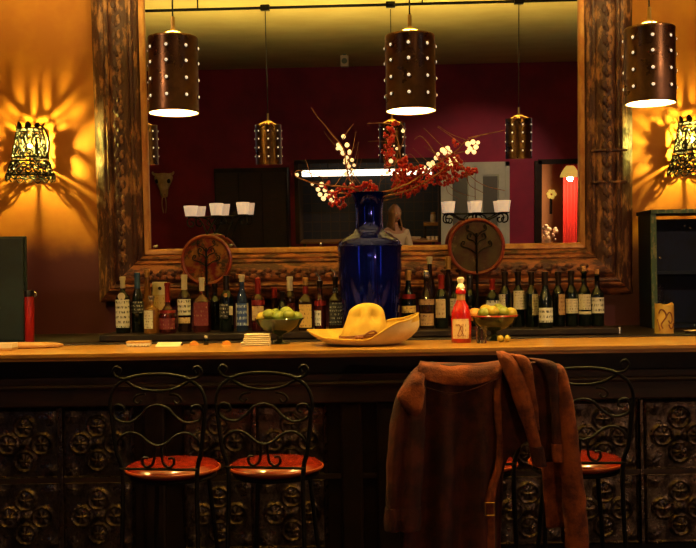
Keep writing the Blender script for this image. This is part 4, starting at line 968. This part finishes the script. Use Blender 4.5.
# ================================================================ candle stands with painted discs
def candle_stand(label, dc, rd, cups, glass, Y):
    c = P(dc[0], dc[1], Y); k = Y / F
    o = thing('candle_stand', label, 'candle holder', (c.x, Y, ZB), 0, 'iron candle stands against the mirror frame'); org = o.location.copy()
    zc = c.z - ZB; r = rd * k
    MB().lathe([(0, 0), (.075, 0), (.078, .004), (.05, .010), (.014, .016), (.009, .03), (.009, zc - r), (0, zc - r)], 24).build('base', 'iron', o)
    MB().tube([(r * math.cos(2 * PI * i / 48), 0, zc + r * math.sin(2 * PI * i / 48)) for i in range(48)], .011, 8, True).build('ring', 'discrim', o)
    MB().lathe([(0, -.004), (r, -.004), (r, .004), (0, .004)], 40, (0, .004, zc), axis='Y').build('painted_disc', glass, o, ang=50)
    # iron scroll tree on the disc
    sc = MB().tube([(0, -.008, zc - r), (0, -.008, zc + r * .5)], .006, 6)
    for sx in (-1, 1):
        for a, b, s_ in ((.18, .30, .30), (.42, .02, .26), (.26, .62, .20)):
            sc.tube(cr([(0, -.008, zc + r * (b - .3)), (sx * r * a * .6, -.008, zc + r * (b - .1)), (sx * r * (a + s_ * .5), -.008, zc + r * b), (sx * r * (a + s_ * .4), -.008, zc + r * (b + .17)), (sx * r * (a + .02), -.008, zc + r * (b + .15)), (sx * r * (a + .06), -.008, zc + r * (b + .04))], 4), .0035, 6)
    sc.build('scroll_tree', 'iron', o)
    pc = [P(a, b, Y) - org for a, b, hw, hh in cups]
    za = sum(p.z for p in pc) / 3 - .004
    arm = MB()
    arm.tube([pc[0] + Vector((-.02, 0, -.006)), pc[1] + Vector((0, 0, -.006)), pc[2] + Vector((.02, 0, -.006))], .005, 6)
    for sx, p in ((-1, pc[0]), (1, pc[2])):
        arm.tube(cr([(p.x, 0, p.z - .006), (p.x + sx * .02, 0, p.z - .018), (p.x + sx * .018, 0, p.z - .05), (p.x - sx * .006, 0, p.z - .058), (p.x - sx * .014, 0, p.z - .036), (p.x + sx * .002, 0, p.z - .030)], 5), .0045, 6)
        arm.tube(cr([(p.x - sx * .02, 0, p.z - .008), (p.x - sx * .06, 0, p.z - .03), (pc[1].x + sx * .05, 0, zc + r - .01)], 5), .0045, 6)
        arm.tube(cr([(pc[1].x + sx * .012, 0, p.z - .01), (pc[1].x + sx * .045, 0, p.z - .02), (pc[1].x + sx * .055, 0, p.z - .045), (pc[1].x + sx * .03, 0, p.z - .055), (pc[1].x + sx * .02, 0, p.z - .04)], 5), .004, 6)
    arm.tube([(0, 0, zc + r), (pc[1].x, 0, pc[1].z - .006)], .006, 6)
    arm.build('arm', 'iron', o)
    for (a, b, hw, hh), p in zip(cups, pc):
        rt = hw * k; h = hh * k
        MB().lathe([(0, -.004), (rt * .8, -.004), (rt * .8, 0), (0, 0)], 18, p).build('cup_dish', 'iron', o)
        cp = MB().lathe([(0, .001), (rt * .72, .001), (rt * .76, .004), (rt, h), (rt * .93, h), (rt * .7, .012), (0, .012)], 24, p, cap=False).build('votive_cup', 'votive', o, ang=50)
        MB().lathe([(0, .0), (rt * .6, 0), (rt * .6, h * .5), (0, h * .5)], 16, p + Vector((0, 0, .013))).build('candle', 'cream', cp)
candle_stand('iron candle stand with red and gold painted disc before the skull side of the mirror', (206.5, 260), 24, [(191, 216.5, 7.4, 10.5), (216.5, 215.5, 7.2, 12), (243, 214.5, 6.8, 12)], 'discglass', 5.735)
candle_stand('iron candle stand with dark olive disc before the grey door reflection', (476.5, 246.5), 27, [(449.5, 213, 6, 11.5), (476.5, 212.5, 6, 11.5), (504, 212, 7, 11.5)], 'discolive', 5.735)

# ================================================================ blue cabinet and carved candle
cy0, cy1 = 5.60, 5.86
cxl = PX(652.5, 280, cy0); ctz = PZ(660, 213.5, cy0)
cb = thing('blue_cabinet', 'open dark blue cabinet with worn green edges beside the bottle shelf', 'cabinet', (cxl, cy0, ZB))
hh = ctz - ZB; wd = .62
MB().box(0, .022, .012, cy1 - cy0, 0, hh).build('side_panel', 'bluewood', cb, smooth=False)
MB().box(wd - .022, wd, .012, cy1 - cy0, 0, hh).build('side_panel', 'bluewood', cb, smooth=False)
MB().box(.022, wd - .022, cy1 - cy0 - .015, cy1 - cy0, .02, hh - .02).build('back_panel', 'bluewood', cb, smooth=False)
MB().box(-.012, wd + .012, -.012, cy1 - cy0, hh - .002, hh + .022).build('top_board', 'bluewood', cb, smooth=False, bevel=.004)
MB().box(.022, wd - .022, .012, cy1 - cy0 - .015, 0, .02).build('bottom_board', 'bluewood', cb, smooth=False)
MB().box(.022, wd - .022, .03, cy1 - cy0 - .015, .30, .318).build('shelf', 'bluewood', cb, smooth=False)
MB().box(-.006, .026, -.004, .012, 0, hh - .002).build('front_edge', 'edgewood', cb, smooth=False, bevel=.003)
MB().box(wd - .026, wd + .006, -.004, .012, 0, hh - .002).build('front_edge', 'edgewood', cb, smooth=False, bevel=.003)
MB().box(-.006, wd + .006, -.016, -.012, hh, hh + .02).build('top_edge', 'edgewood', cb, smooth=False)
for px, py, m in ((659.5, 258, 'foil_silver'), (684.5, 226, 'foil_silver'), (690, 228, 'foil_silver')):
    q = P(px, py, cy0 + .1) - Vector((cxl, cy0, ZB)); MB().sphere(q, .010 if px < 670 else .006, 10, 6).build('knob', m, cb)
mb = thing('tall_glass', 'slim clear glass standing on the lower floor of the blue cabinet', 'glass', (PX(660, 290, cy0 + .1), cy0 + .11, ZB + .02))
MB().lathe([(0, 0), (.022, 0), (.026, .22), (.024, .22), (.020, .008), (0, .007)], 20, cap=False).build('glass_wall', 'clearglass', mb)
q = P(665, 333, 5.16)
cd = thing('carved_candle', 'thick yellow carved pillar candle in front of the blue cabinet', 'candle', (q.x, 5.17, ZB))
k = 5.17 / F
rows = []
for i in range(13):
    t = i / 12; row = []
    for j in range(28):
        a = 2 * PI * j / 28; r = 9.2 * k * (1 + .03 * math.sin(5 * a + 4 * t)); z = 29 * k * t
        if i == 12: z += .006 * math.sin(a * 2 + 1) + .003 * math.sin(a * 5)
        row.append((r * math.cos(a), r * math.sin(a), z))
    rows.append(row)
rows.append([(x * .55, y * .55, z - .012) for x, y, z in rows[-1]])
w_ = MB().grid(rows, closed=True); w_.f.append(tuple(range(28))); w_.f.append(tuple(13 * 28 + i for i in range(28)))
wx = w_.build('wax', 'wax', cd, ang=60)
def onw(a, z): return (9.35 * k * math.sin(R(a)), -9.35 * k * math.cos(R(a)), z * k)
mbx = MB()
for pts in (((-50, 20), (-35, 24), (-15, 22), (-5, 17), (-20, 13), (-35, 9), (-25, 5)), ((-5, 17), (12, 21), (28, 19), (35, 13), (20, 10), (8, 13)), ((10, 9), (22, 5), (40, 6), (52, 10)), ((-60, 14), (-50, 8), (-42, 3))):
    mbx.tube(cr([onw(a, z) for a, z in pts], 4), .0038, 6)
mbx.build('carving', 'waxred', wx)
MB().tube([(0, 0, 26 * k), (.002, 0, 32 * k)], .0018, 6).build('wick', 'black', cd)
q = P(693, 335, 5.1); o = thing('small_dish', 'small pale dish at the counter end past the carved candle', 'dish', (q.x + .01, 5.12, ZB))
MB().lathe([(0, 0), (.03, 0), (.05, .014), (.047, .015), (.028, .004), (0, .004)], 24, cap=False).build('bowl', 'cream', o); MB().lathe([(.05, .013), (.051, .0155), (.047, .0155)], 24, cap=False).build('rim', 'foil_gold', o)

# ================================================================ behind the camera, seen in the mirror
# kitchen hatch
ht = thing('hatch_counter', 'wooden serving counter of the kitchen hatch', 'counter', ((lo + hi) / 2, YF - .1, 0))
w2 = (hi - lo) / 2
MB().box(-w2 + .035, w2 - .035, -.34, .16, hzb + .002, hzb + .03).build('counter_top', 'board', ht, smooth=False, bevel=.004)
for sx in (-1, 1): MB().box(sx * (w2 - .1) - .02, sx * (w2 - .1) + .02, .103, .16, hzb - .2, hzb + .002).build('bracket', 'darkwood', ht, smooth=False)
q0 = RF(302, 174, YF - .35); q1 = RF(432, 171, YF - .35)
fl = thing('fluorescent_lamp', 'long white fluorescent strip lamp inside the kitchen hatch', 'lamp', ((q0.x + q1.x) / 2, YF - .35, (q0.z + q1.z) / 2))
hw2 = abs(q1.x - q0.x) / 2
MB().box(-hw2, hw2, -.05, .03, .045, .075).build('housing', 'greydark', fl, smooth=False)
MB().box(-hw2, hw2, -.035, .032, -.045, .045).build('diffuser', 'tube', fl, smooth=False, bevel=.012)
for x in (-hw2 * .6, hw2 * .6): MB().tube([(x, -.01, .075), (x, -.01, ZC - fl.location.z)], .006, 6).build('hanger', 'iron', fl)
for px, m, h, r in ((414, 'foil_cream', .04, .07), (418, 'foil_cream', .03, .05)):
    q = RF(px, 241, YF - .1); o = thing('bowl_stack', 'low pale dish on the hatch counter %s' % ('beside the person' if px == 414 else 'behind the cups'), 'dish', (q.x, YF - .1 - (.14 if px == 418 else 0), hzb + .03))
    MB().lathe([(0, 0), (r * .6, 0), (r, h), (r * .94, h), (r * .55, .006), (0, .006)], 20, cap=False).build('bowl', m, o); MB().lathe([(r * .5, -.0), (r * .5, .004), (0, .004)], 16, cap=False).build('foot', m, o)
for i, px in enumerate((428, 432, 436)):
    q = RF(px, 241, YF - .1); o = thing('cup', 'small white cup in the row on the hatch counter by the grey door', 'cup', (q.x, YF - .02, hzb + .03), 0, 'cups on the hatch counter')
    MB().lathe([(0, 0), (.018, 0), (.024, .05), (.022, .05), (.016, .006), (0, .006)], 16, cap=False).build('bowl', 'foil_cream', o)
    MB().tube(cr([(.022, 0, .04), (.036, 0, .036), (.036, 0, .016), (.02, 0, .012)], 4), .003, 6).build('handle', 'foil_cream', o)
q = RF(433, 222, YF - .42); o = thing('wall_shelf', 'narrow orange-brown wooden shelf inside the hatch', 'shelf', (q.x, YF - .42, q.z))
MB().box(-.14, .14, -.1, .1, -.05, 0).build('board', 'board', o, smooth=False, bevel=.004)
MB().box(.10, .13, -.1, .1, -1.1, -.05).build('upright', 'darkwood2', o, smooth=False); MB().box(-.13, -.10, -.1, .1, -1.1, -.05).build('upright', 'darkwood2', o, smooth=False)
jz = o.location.copy(); o = thing('jar', 'pale jar with a lid standing on the hatch shelf', 'jar', (jz.x - .0, jz.y + .02, jz.z))
MB().lathe([(0, 0), (.04, 0), (.042, .1), (.03, .12), (0, .12)], 16).build('body', 'foil_cream', o); MB().lathe([(.034, .115), (.034, .145), (0, .147)], 16, cap=False).build('lid', 'foil_gold', o)

# person on a high stool by the hatch
q = RF(395, 208, -2.0); PXX = q.x; topz = q.z
hs = thing('high_stool', 'plain dark high stool under the seated person by the hatch', 'stool', (PXX - .02, -2.0, 0))
zs = topz - .905
MB().lathe([(0, zs - .04), (.16, zs - .04), (.17, zs - .02), (.16, zs), (0, zs)], 24).build('seat', 'darkwood', hs)
for a in range(4): MB().tube([(.1 * math.cos(a * PI / 2 + .785), .1 * math.sin(a * PI / 2 + .785), zs - .03), (.19 * math.cos(a * PI / 2 + .785), .19 * math.sin(a * PI / 2 + .785), 0)], .014, 8).build('leg', 'darkwood', hs)
MB().tube([(.15 * math.cos(2 * PI * i / 24), .15 * math.sin(2 * PI * i / 24), .25) for i in range(24)], .009, 6, True).build('foot_ring', 'darkwood', hs)
pe = thing('person', 'blond person in an off-white top seated by the kitchen hatch', 'person', (PXX, -2.0, 0), R(150))
def skin_body(name, joints, edges, m, parent, sub=2):
    me = D.meshes.new(name); me.from_pydata([j[0] for j in joints], edges, []); o = D.objects.new(name, me); COL.objects.link(o); o.parent = parent
    md = o.modifiers.new('skin', 'SKIN'); md.use_smooth_shade = True
    for i, j in enumerate(joints):
        sv = me.skin_vertices[0].data[i]; r = j[1]; sv.radius = (r, r) if not isinstance(r, tuple) else r; sv.use_root = (i == 0)
    ss = o.modifiers.new('sub', 'SUBSURF'); ss.levels = sub; ss.render_levels = sub
    me.materials.append(M[m]); return o
b0 = zs + .125
J = [((0, 0, b0), .13), ((0, .01, b0 + .18), .12), ((0, .02, b0 + .36), .135), ((0, .02, b0 + .47), .09), ((0, .015, b0 + .54), .052), ((0, -.005, b0 + .60), .05),
     ((.17, .02, b0 + .44), .06), ((.22, -.02, b0 + .20), .046), ((.16, -.22, b0 + .12), .036), ((.14, -.29, b0 + .12), .03),
     ((-.17, .02, b0 + .44), .06), ((-.22, -.02, b0 + .20), .046), ((-.16, -.22, b0 + .12), .036), ((-.14, -.29, b0 + .12), .03),
     ((.10, -.06, b0 - .01), .09), ((.11, -.42, b0 - .0), .062), ((.11, -.40, .30), .045), ((.11, -.40, .09), .04), ((.11, -.50, .05), .035),
     ((-.10, -.06, b0 - .01), .09), ((-.11, -.42, b0 - .0), .062), ((-.11, -.40, .30), .045), ((-.11, -.40, .09), .04), ((-.11, -.50, .05), .035)]
E = [(0, 1), (1, 2), (2, 3), (3, 4), (4, 5), (3, 6), (6, 7), (7, 8), (8, 9), (3, 10), (10, 11), (11, 12), (12, 13), (0, 14), (14, 15), (15, 16), (16, 17), (17, 18), (0, 19), (19, 20), (20, 21), (21, 22), (22, 23)]
skin_body('body', J, E, 'skin', pe)
Ts = [(p, (r + .012) if not isinstance(r, tuple) else r) for p, r in [J[0], J[1], J[2], J[3], J[6], J[7], J[8], J[10], J[11], J[12]]]
skin_body('shirt', Ts, [(0, 1), (1, 2), (2, 3), (3, 4), (4, 5), (5, 6), (3, 7), (7, 8), (8, 9)], 'shirt', pe)
Tt = [(p, r + .012) for p, r in [J[0], J[14], J[15], J[16], J[17], J[19], J[20], J[21], J[22]]]
skin_body('trousers', Tt, [(0, 1), (1, 2), (2, 3), (3, 4), (0, 5), (5, 6), (6, 7), (7, 8)], 'trouser', pe)
hz = b0 + .70
hm = MB(); rows = []
for i in range(17):
    t = i / 16; a = -PI / 2 + PI * t; row = []
    for j in range(28):
        b = 2 * PI * j / 28; x = .074 * math.cos(a) * math.cos(b); y = .092 * math.cos(a) * math.sin(b); z = .118 * math.sin(a)
        if y < 0 and z < -.02: y *= 1 - .0 ; x *= 1 - .9 * min(1, (-z - .02) / .1) * .35
        # nose and brow, eye hollows
        if y < 0:
            y -= .022 * math.exp(-((x) / .014) ** 2 - ((z + .012) / .022) ** 2)
            y -= .008 * math.exp(-((x) / .022) ** 2 - ((z + .058) / .010) ** 2)
            for e in (-.03, .03): y += .010 * math.exp(-((x - e) / .014) ** 2 - ((z - .012) / .012) ** 2)
        row.append((x, y, z + hz))
    rows.append(row)
hd = MB().grid(rows, closed=True).build('head', 'skin', pe, ang=180)
for e in (-.03, .03):
    MB().sphere((e, -.078, hz + .012), .010, 8, 6).build('eye', 'foil_cream', hd)
    MB().sphere((e * 2.5, .005, hz - .005), .022, 8, 6, (.4, .8, 1.3)).build('ear', 'skin', hd)
MB().sphere((0, -.088, hz - .057), .016, 10, 5, (1.3, .4, .35)).build('mouth', 'redcloth', hd)
rows = []
for i in range(12):
    t = i / 11; z = .135 - t * .36; row = []
    rr_ = .098 * math.sin(min(1, t * 2.3 + .08) * PI / 2) + .012 * math.sin(t * 9)
    for j in range(22):
        b = R(-58) + (2 * PI - R(64)) * j / 21        # open to the face (-y)
        row.append((rr_ * math.cos(b + 0) * .95, rr_ * math.sin(b) * 1.1 + .012, hz + z + .004 * math.sin(j * 2.1)))
    rows.append(row)
o = MB().grid(rows).build('hair', 'hair', pe, ang=180); md = o.modifiers.new('t', 'SOLIDIFY'); md.thickness = .014
# hands: palm and five fingers each
for sx in (-1, 1):
    hx, hy, hzz = sx * .14, -.31, b0 + .12
    hnd = MB().sphere((hx, hy - .03, hzz), .04, 12, 8, (.95, 1.1, .42))
    for f_, (dx, ln) in enumerate(((-.028, .060), (-.010, .074), (.009, .070), (.026, .056))):
        hnd.tube([(hx + dx, hy - .06, hzz), (hx + dx * 1.1, hy - .06 - ln * .5, hzz - .004), (hx + dx * 1.1, hy - .06 - ln * .85, hzz - .018), (hx + dx * 1.1, hy - .06 - ln, hzz - .032)], [.0095, .009, .008, .005], 7)
    hnd.tube([(hx - sx * .03, hy - .015, hzz), (hx - sx * .052, hy - .04, hzz - .006), (hx - sx * .054, hy - .065, hzz - .014)], [.011, .010, .007], 7)
    hnd.build('hand', 'skin', pe)

# bleached steer skull
q = RF(163.5, 185, YF + .1)
sk = thing('steer_skull', 'bleached steer skull with trailing tassels on the dark far wall', 'skull', (q.x, YF + .08, q.z))
rows = []
for z, wx_, dy in ((.17, .02, .05), (.16, .10, .07), (.11, .135, .085), (.05, .12, .09), (-.01, .085, .085), (-.07, .06, .075), (-.13, .055, .06), (-.17, .045, .045), (-.18, .01, .03)):
    rows.append([(wx_ * math.cos(2 * PI * j / 24), dy * math.sin(2 * PI * j / 24), z) for j in range(24)])
MB().grid(rows, closed=True).build('cranium', 'bone', sk, ang=180)
for sx in (-1, 1):
    MB().sphere((sx * .085, .06, .055), .028, 10, 6, (1, .9, 1.2)).build('eye_socket', 'black', sk)
    MB().tube(cr([(sx * .09, 0, .14), (sx * .12, .01, .15), (sx * .145, .02, .165), (sx * .15, .02, .19)], 5), [.026 - .001 * i for i in range(16)], 8).build('horn', 'bone', sk)
    MB().tube(cr([(sx * .02, .03, -.17), (sx * .03, .02, -.28), (sx * .015, .02, -.40)], 5), .008, 6).build('tassel', 'bone', sk)
    MB().sphere((sx * .02, .045, -.13), .012, 8, 5, (.7, 1, 1.6)).build('nostril', 'black', sk)
# dark timber cupboard along the far wall
x1 = RF(216, 200, YF).x; x0 = RF(293, 200, YF).x; a, b = min(x0, x1), max(x0, x1); zt_ = RF(250, 168, YF).z
wd_ = thing('tall_cupboard', 'tall almost black timber cupboard between the skull and the kitchen hatch', 'cupboard', ((a + b) / 2, YF + .2, 0))
w3 = (b - a) / 2 - .04
MB().box(-w3, w3, -.19, .12, 0, zt_).build('carcass', 'darkwood', wd_, smooth=False, bevel=.006)
for i in range(3):
    xx = -w3 + .02 + i * (2 * w3 - .04) / 3
    dd = MB().box(xx, xx + (2 * w3 - .04) / 3 - .01, .121, .14, .08, zt_ - .06).build('door', 'darkwood2', wd_, smooth=False, bevel=.004)
    MB().sphere((xx + .05, .15, 1.0), .014, 8, 5).build('knob', 'iron', dd)
# side room seen through the doorway
q = RF(570, 171, -3.3)
lp = thing('hanging_lamp', 'glowing yellow fabric lampshade hanging in the side room', 'lamp', (q.x, -3.3, q.z))
MB().lathe([(.15, -.09), (.13, -.03), (.08, .05), (.05, .08)], 24, cap=False).build('lamp_shade', 'lampyellow', lp, ang=80)
MB().tube([(0, 0, .07), (0, 0, ZC - q.z)], .005, 6).build('cord', 'iron', lp); MB().sphere((0, 0, .02), .025).build('bulb', 'bulb', lp)
lamp('side_lamp_light', 'POINT', (0, 0, -.11), 150, (1, .62, .3), lp, shadow_soft_size=.04)
q0 = RF(574, 200, -3.9); cu = thing('door_curtain', 'red curtain hanging in the side room behind the lampshade', 'curtain', (q0.x, -3.9, 0))
rows = [[(-.17 + .34 * i / 30 * (1 if True else 0), .03 * math.sin(i * 1.3), z) for i in range(31)] for z in (.03, .7, 1.4, 2.15)]
o = MB().grid(rows).build('cloth', 'redcloth', cu, ang=180); o.modifiers.new('t', 'SOLIDIFY').thickness = .006
MB().tube([(-.25, 0, 2.17), (.25, 0, 2.17)], .012, 8).build('curtain_pole', 'iron', cu)
for sx in (-1, 1): MB().tube([(sx * .23, 0, 2.17), (sx * .23, 0, ZC)], .006, 6).build('hanger', 'iron', cu)
q = RF(548, 236, -3.4); fz = .72
tb = thing('side_table', 'small dark table in the side room under the white bouquet', 'table', (q.x + .08, -3.4, 0))
MB().lathe([(0, fz - .03), (.3, fz - .03), (.3, fz), (0, fz)], 28).build('table_top', 'darkwood2', tb); MB().lathe([(0, 0), (.2, 0), (.19, .02), (.03, .04), (.03, fz - .03), (0, fz - .03)], 20).build('pedestal', 'iron', tb)
vz_ = thing('white_bouquet', 'loose bouquet of white flowers in a pale jug in the side room', 'bouquet', (q.x, -3.4, fz))
MB().lathe([(0, 0), (.05, 0), (.065, .06), (.045, .13), (.055, .16), (.05, .16), (.03, .1), (0, .02)], 20, cap=False).build('jug', 'cream', vz_)
for i in range(26):
    a = random.uniform(0, 6.28); r = random.uniform(0, .13); z = .2 + random.uniform(0, .22) - r * .5
    fm = MB().sphere((r * math.cos(a), r * math.sin(a), z), random.uniform(.018, .032), 8, 5)
    fm.tube([(0, 0, .05), (r * .5 * math.cos(a), r * .5 * math.sin(a), z * .7), (r * math.cos(a), r * math.sin(a), z)], .002, 4)
    fm.build('flower', 'foil_cream', vz_)
q = RF(571, 238, -3.35); o = thing('pale_bowl', 'pale bowl on the side table by the red curtain', 'bowl', (tb.location.x + .14, -3.36, fz))
MB().lathe([(0, 0), (.05, 0), (.1, .09), (.095, .09), (.045, .008), (0, .008)], 22, cap=False).build('bowl_wall', 'cream', o); MB().lathe([(.05, 0), (.055, .006)], 16).build('foot', 'cream', o)
q = RF(551, 196, -5.18); o = thing('wall_flower_sconce', 'little yellow petal wall light on the peach side room wall', 'wall lamp', (q.x, -5.19, q.z))
MB().box(-.02, .02, -.01, .03, -.3, .02).build('back_plate', 'darkwood', o, smooth=False)
for a in range(6): MB().sphere((.05 * math.cos(a), .06, .05 * math.sin(a) + .03), .035, 8, 5, (1, .4, 1)).build('petal', 'lampyellow', o)
# ceiling box seen in the mirror
q = RF(344.5, 57, -.9)
o = thing('ceiling_speaker', 'small pale box speaker under the dark part of the ceiling', 'speaker', (q.x, -.9, ZC - .16))
MB().box(-.05, .05, -.05, .05, 0, .14).build('housing', 'plastic', o, smooth=False, bevel=.008); MB().lathe([(0, 0), (.035, 0), (.035, .004), (0, .004)], 16, (0, .05, .07), axis='Y').build('grille', 'greydark', o)
MB().box(-.02, .02, -.02, .02, .14, .16).build('mount', 'greydark', o, smooth=False)
# added ceiling spots that brighten the mirror frame, far wall and bar front
def spot(x, y, tgt, e, label, size=60, col=(1, .62, .34), soft=.06):
    o = thing('added_spotlight', label, 'spotlight', (x, y, ZC - .14), 0, 'added fill spotlights on the ceiling')
    d = (Vector(tgt) - Vector((x, y, ZC - .14))).normalized(); rot = d.to_track_quat('-Z', 'Y').to_euler()
    MB().tube([(0, 0, .02), (0, 0, .14)], .01, 8).build('stem', 'iron', o)
    hs_ = MB().lathe([(.045, -.06), (.047, -.05), (.04, .03), (.02, .06), (0, .06)], 20, cap=False).build('housing', 'iron', o); hs_.rotation_euler = rot
    l = lamp('spot_light', 'SPOT', d * .03, e, col, o, shadow_soft_size=soft, spot_size=R(size), spot_blend=.6); l.rotation_euler = rot
spot(-3.0, 1.2, (-.6, 5.8, 1.8), 150, 'added black ceiling spotlight on the stool side, turned to the mirror frame', 38)
spot(3.0, 1.2, (.9, 5.8, 1.8), 230, 'added black ceiling spotlight on the cabinet side, turned to the mirror frame', 38)
spot(3.0, .8, (1.3, -2.5, 1.4), 330, 'added black ceiling spotlight turned to the crimson far wall', 44)
spot(3.1, 3.15, (1.0, 4.0, .75), 95, 'added black ceiling spotlight on the cabinet side, turned down along the bar front', 50)
spot(-3.1, 3.15, (-1.0, 4.1, .7), 10, 'added black ceiling spotlight on the stool side, turned down along the bar front', 50)
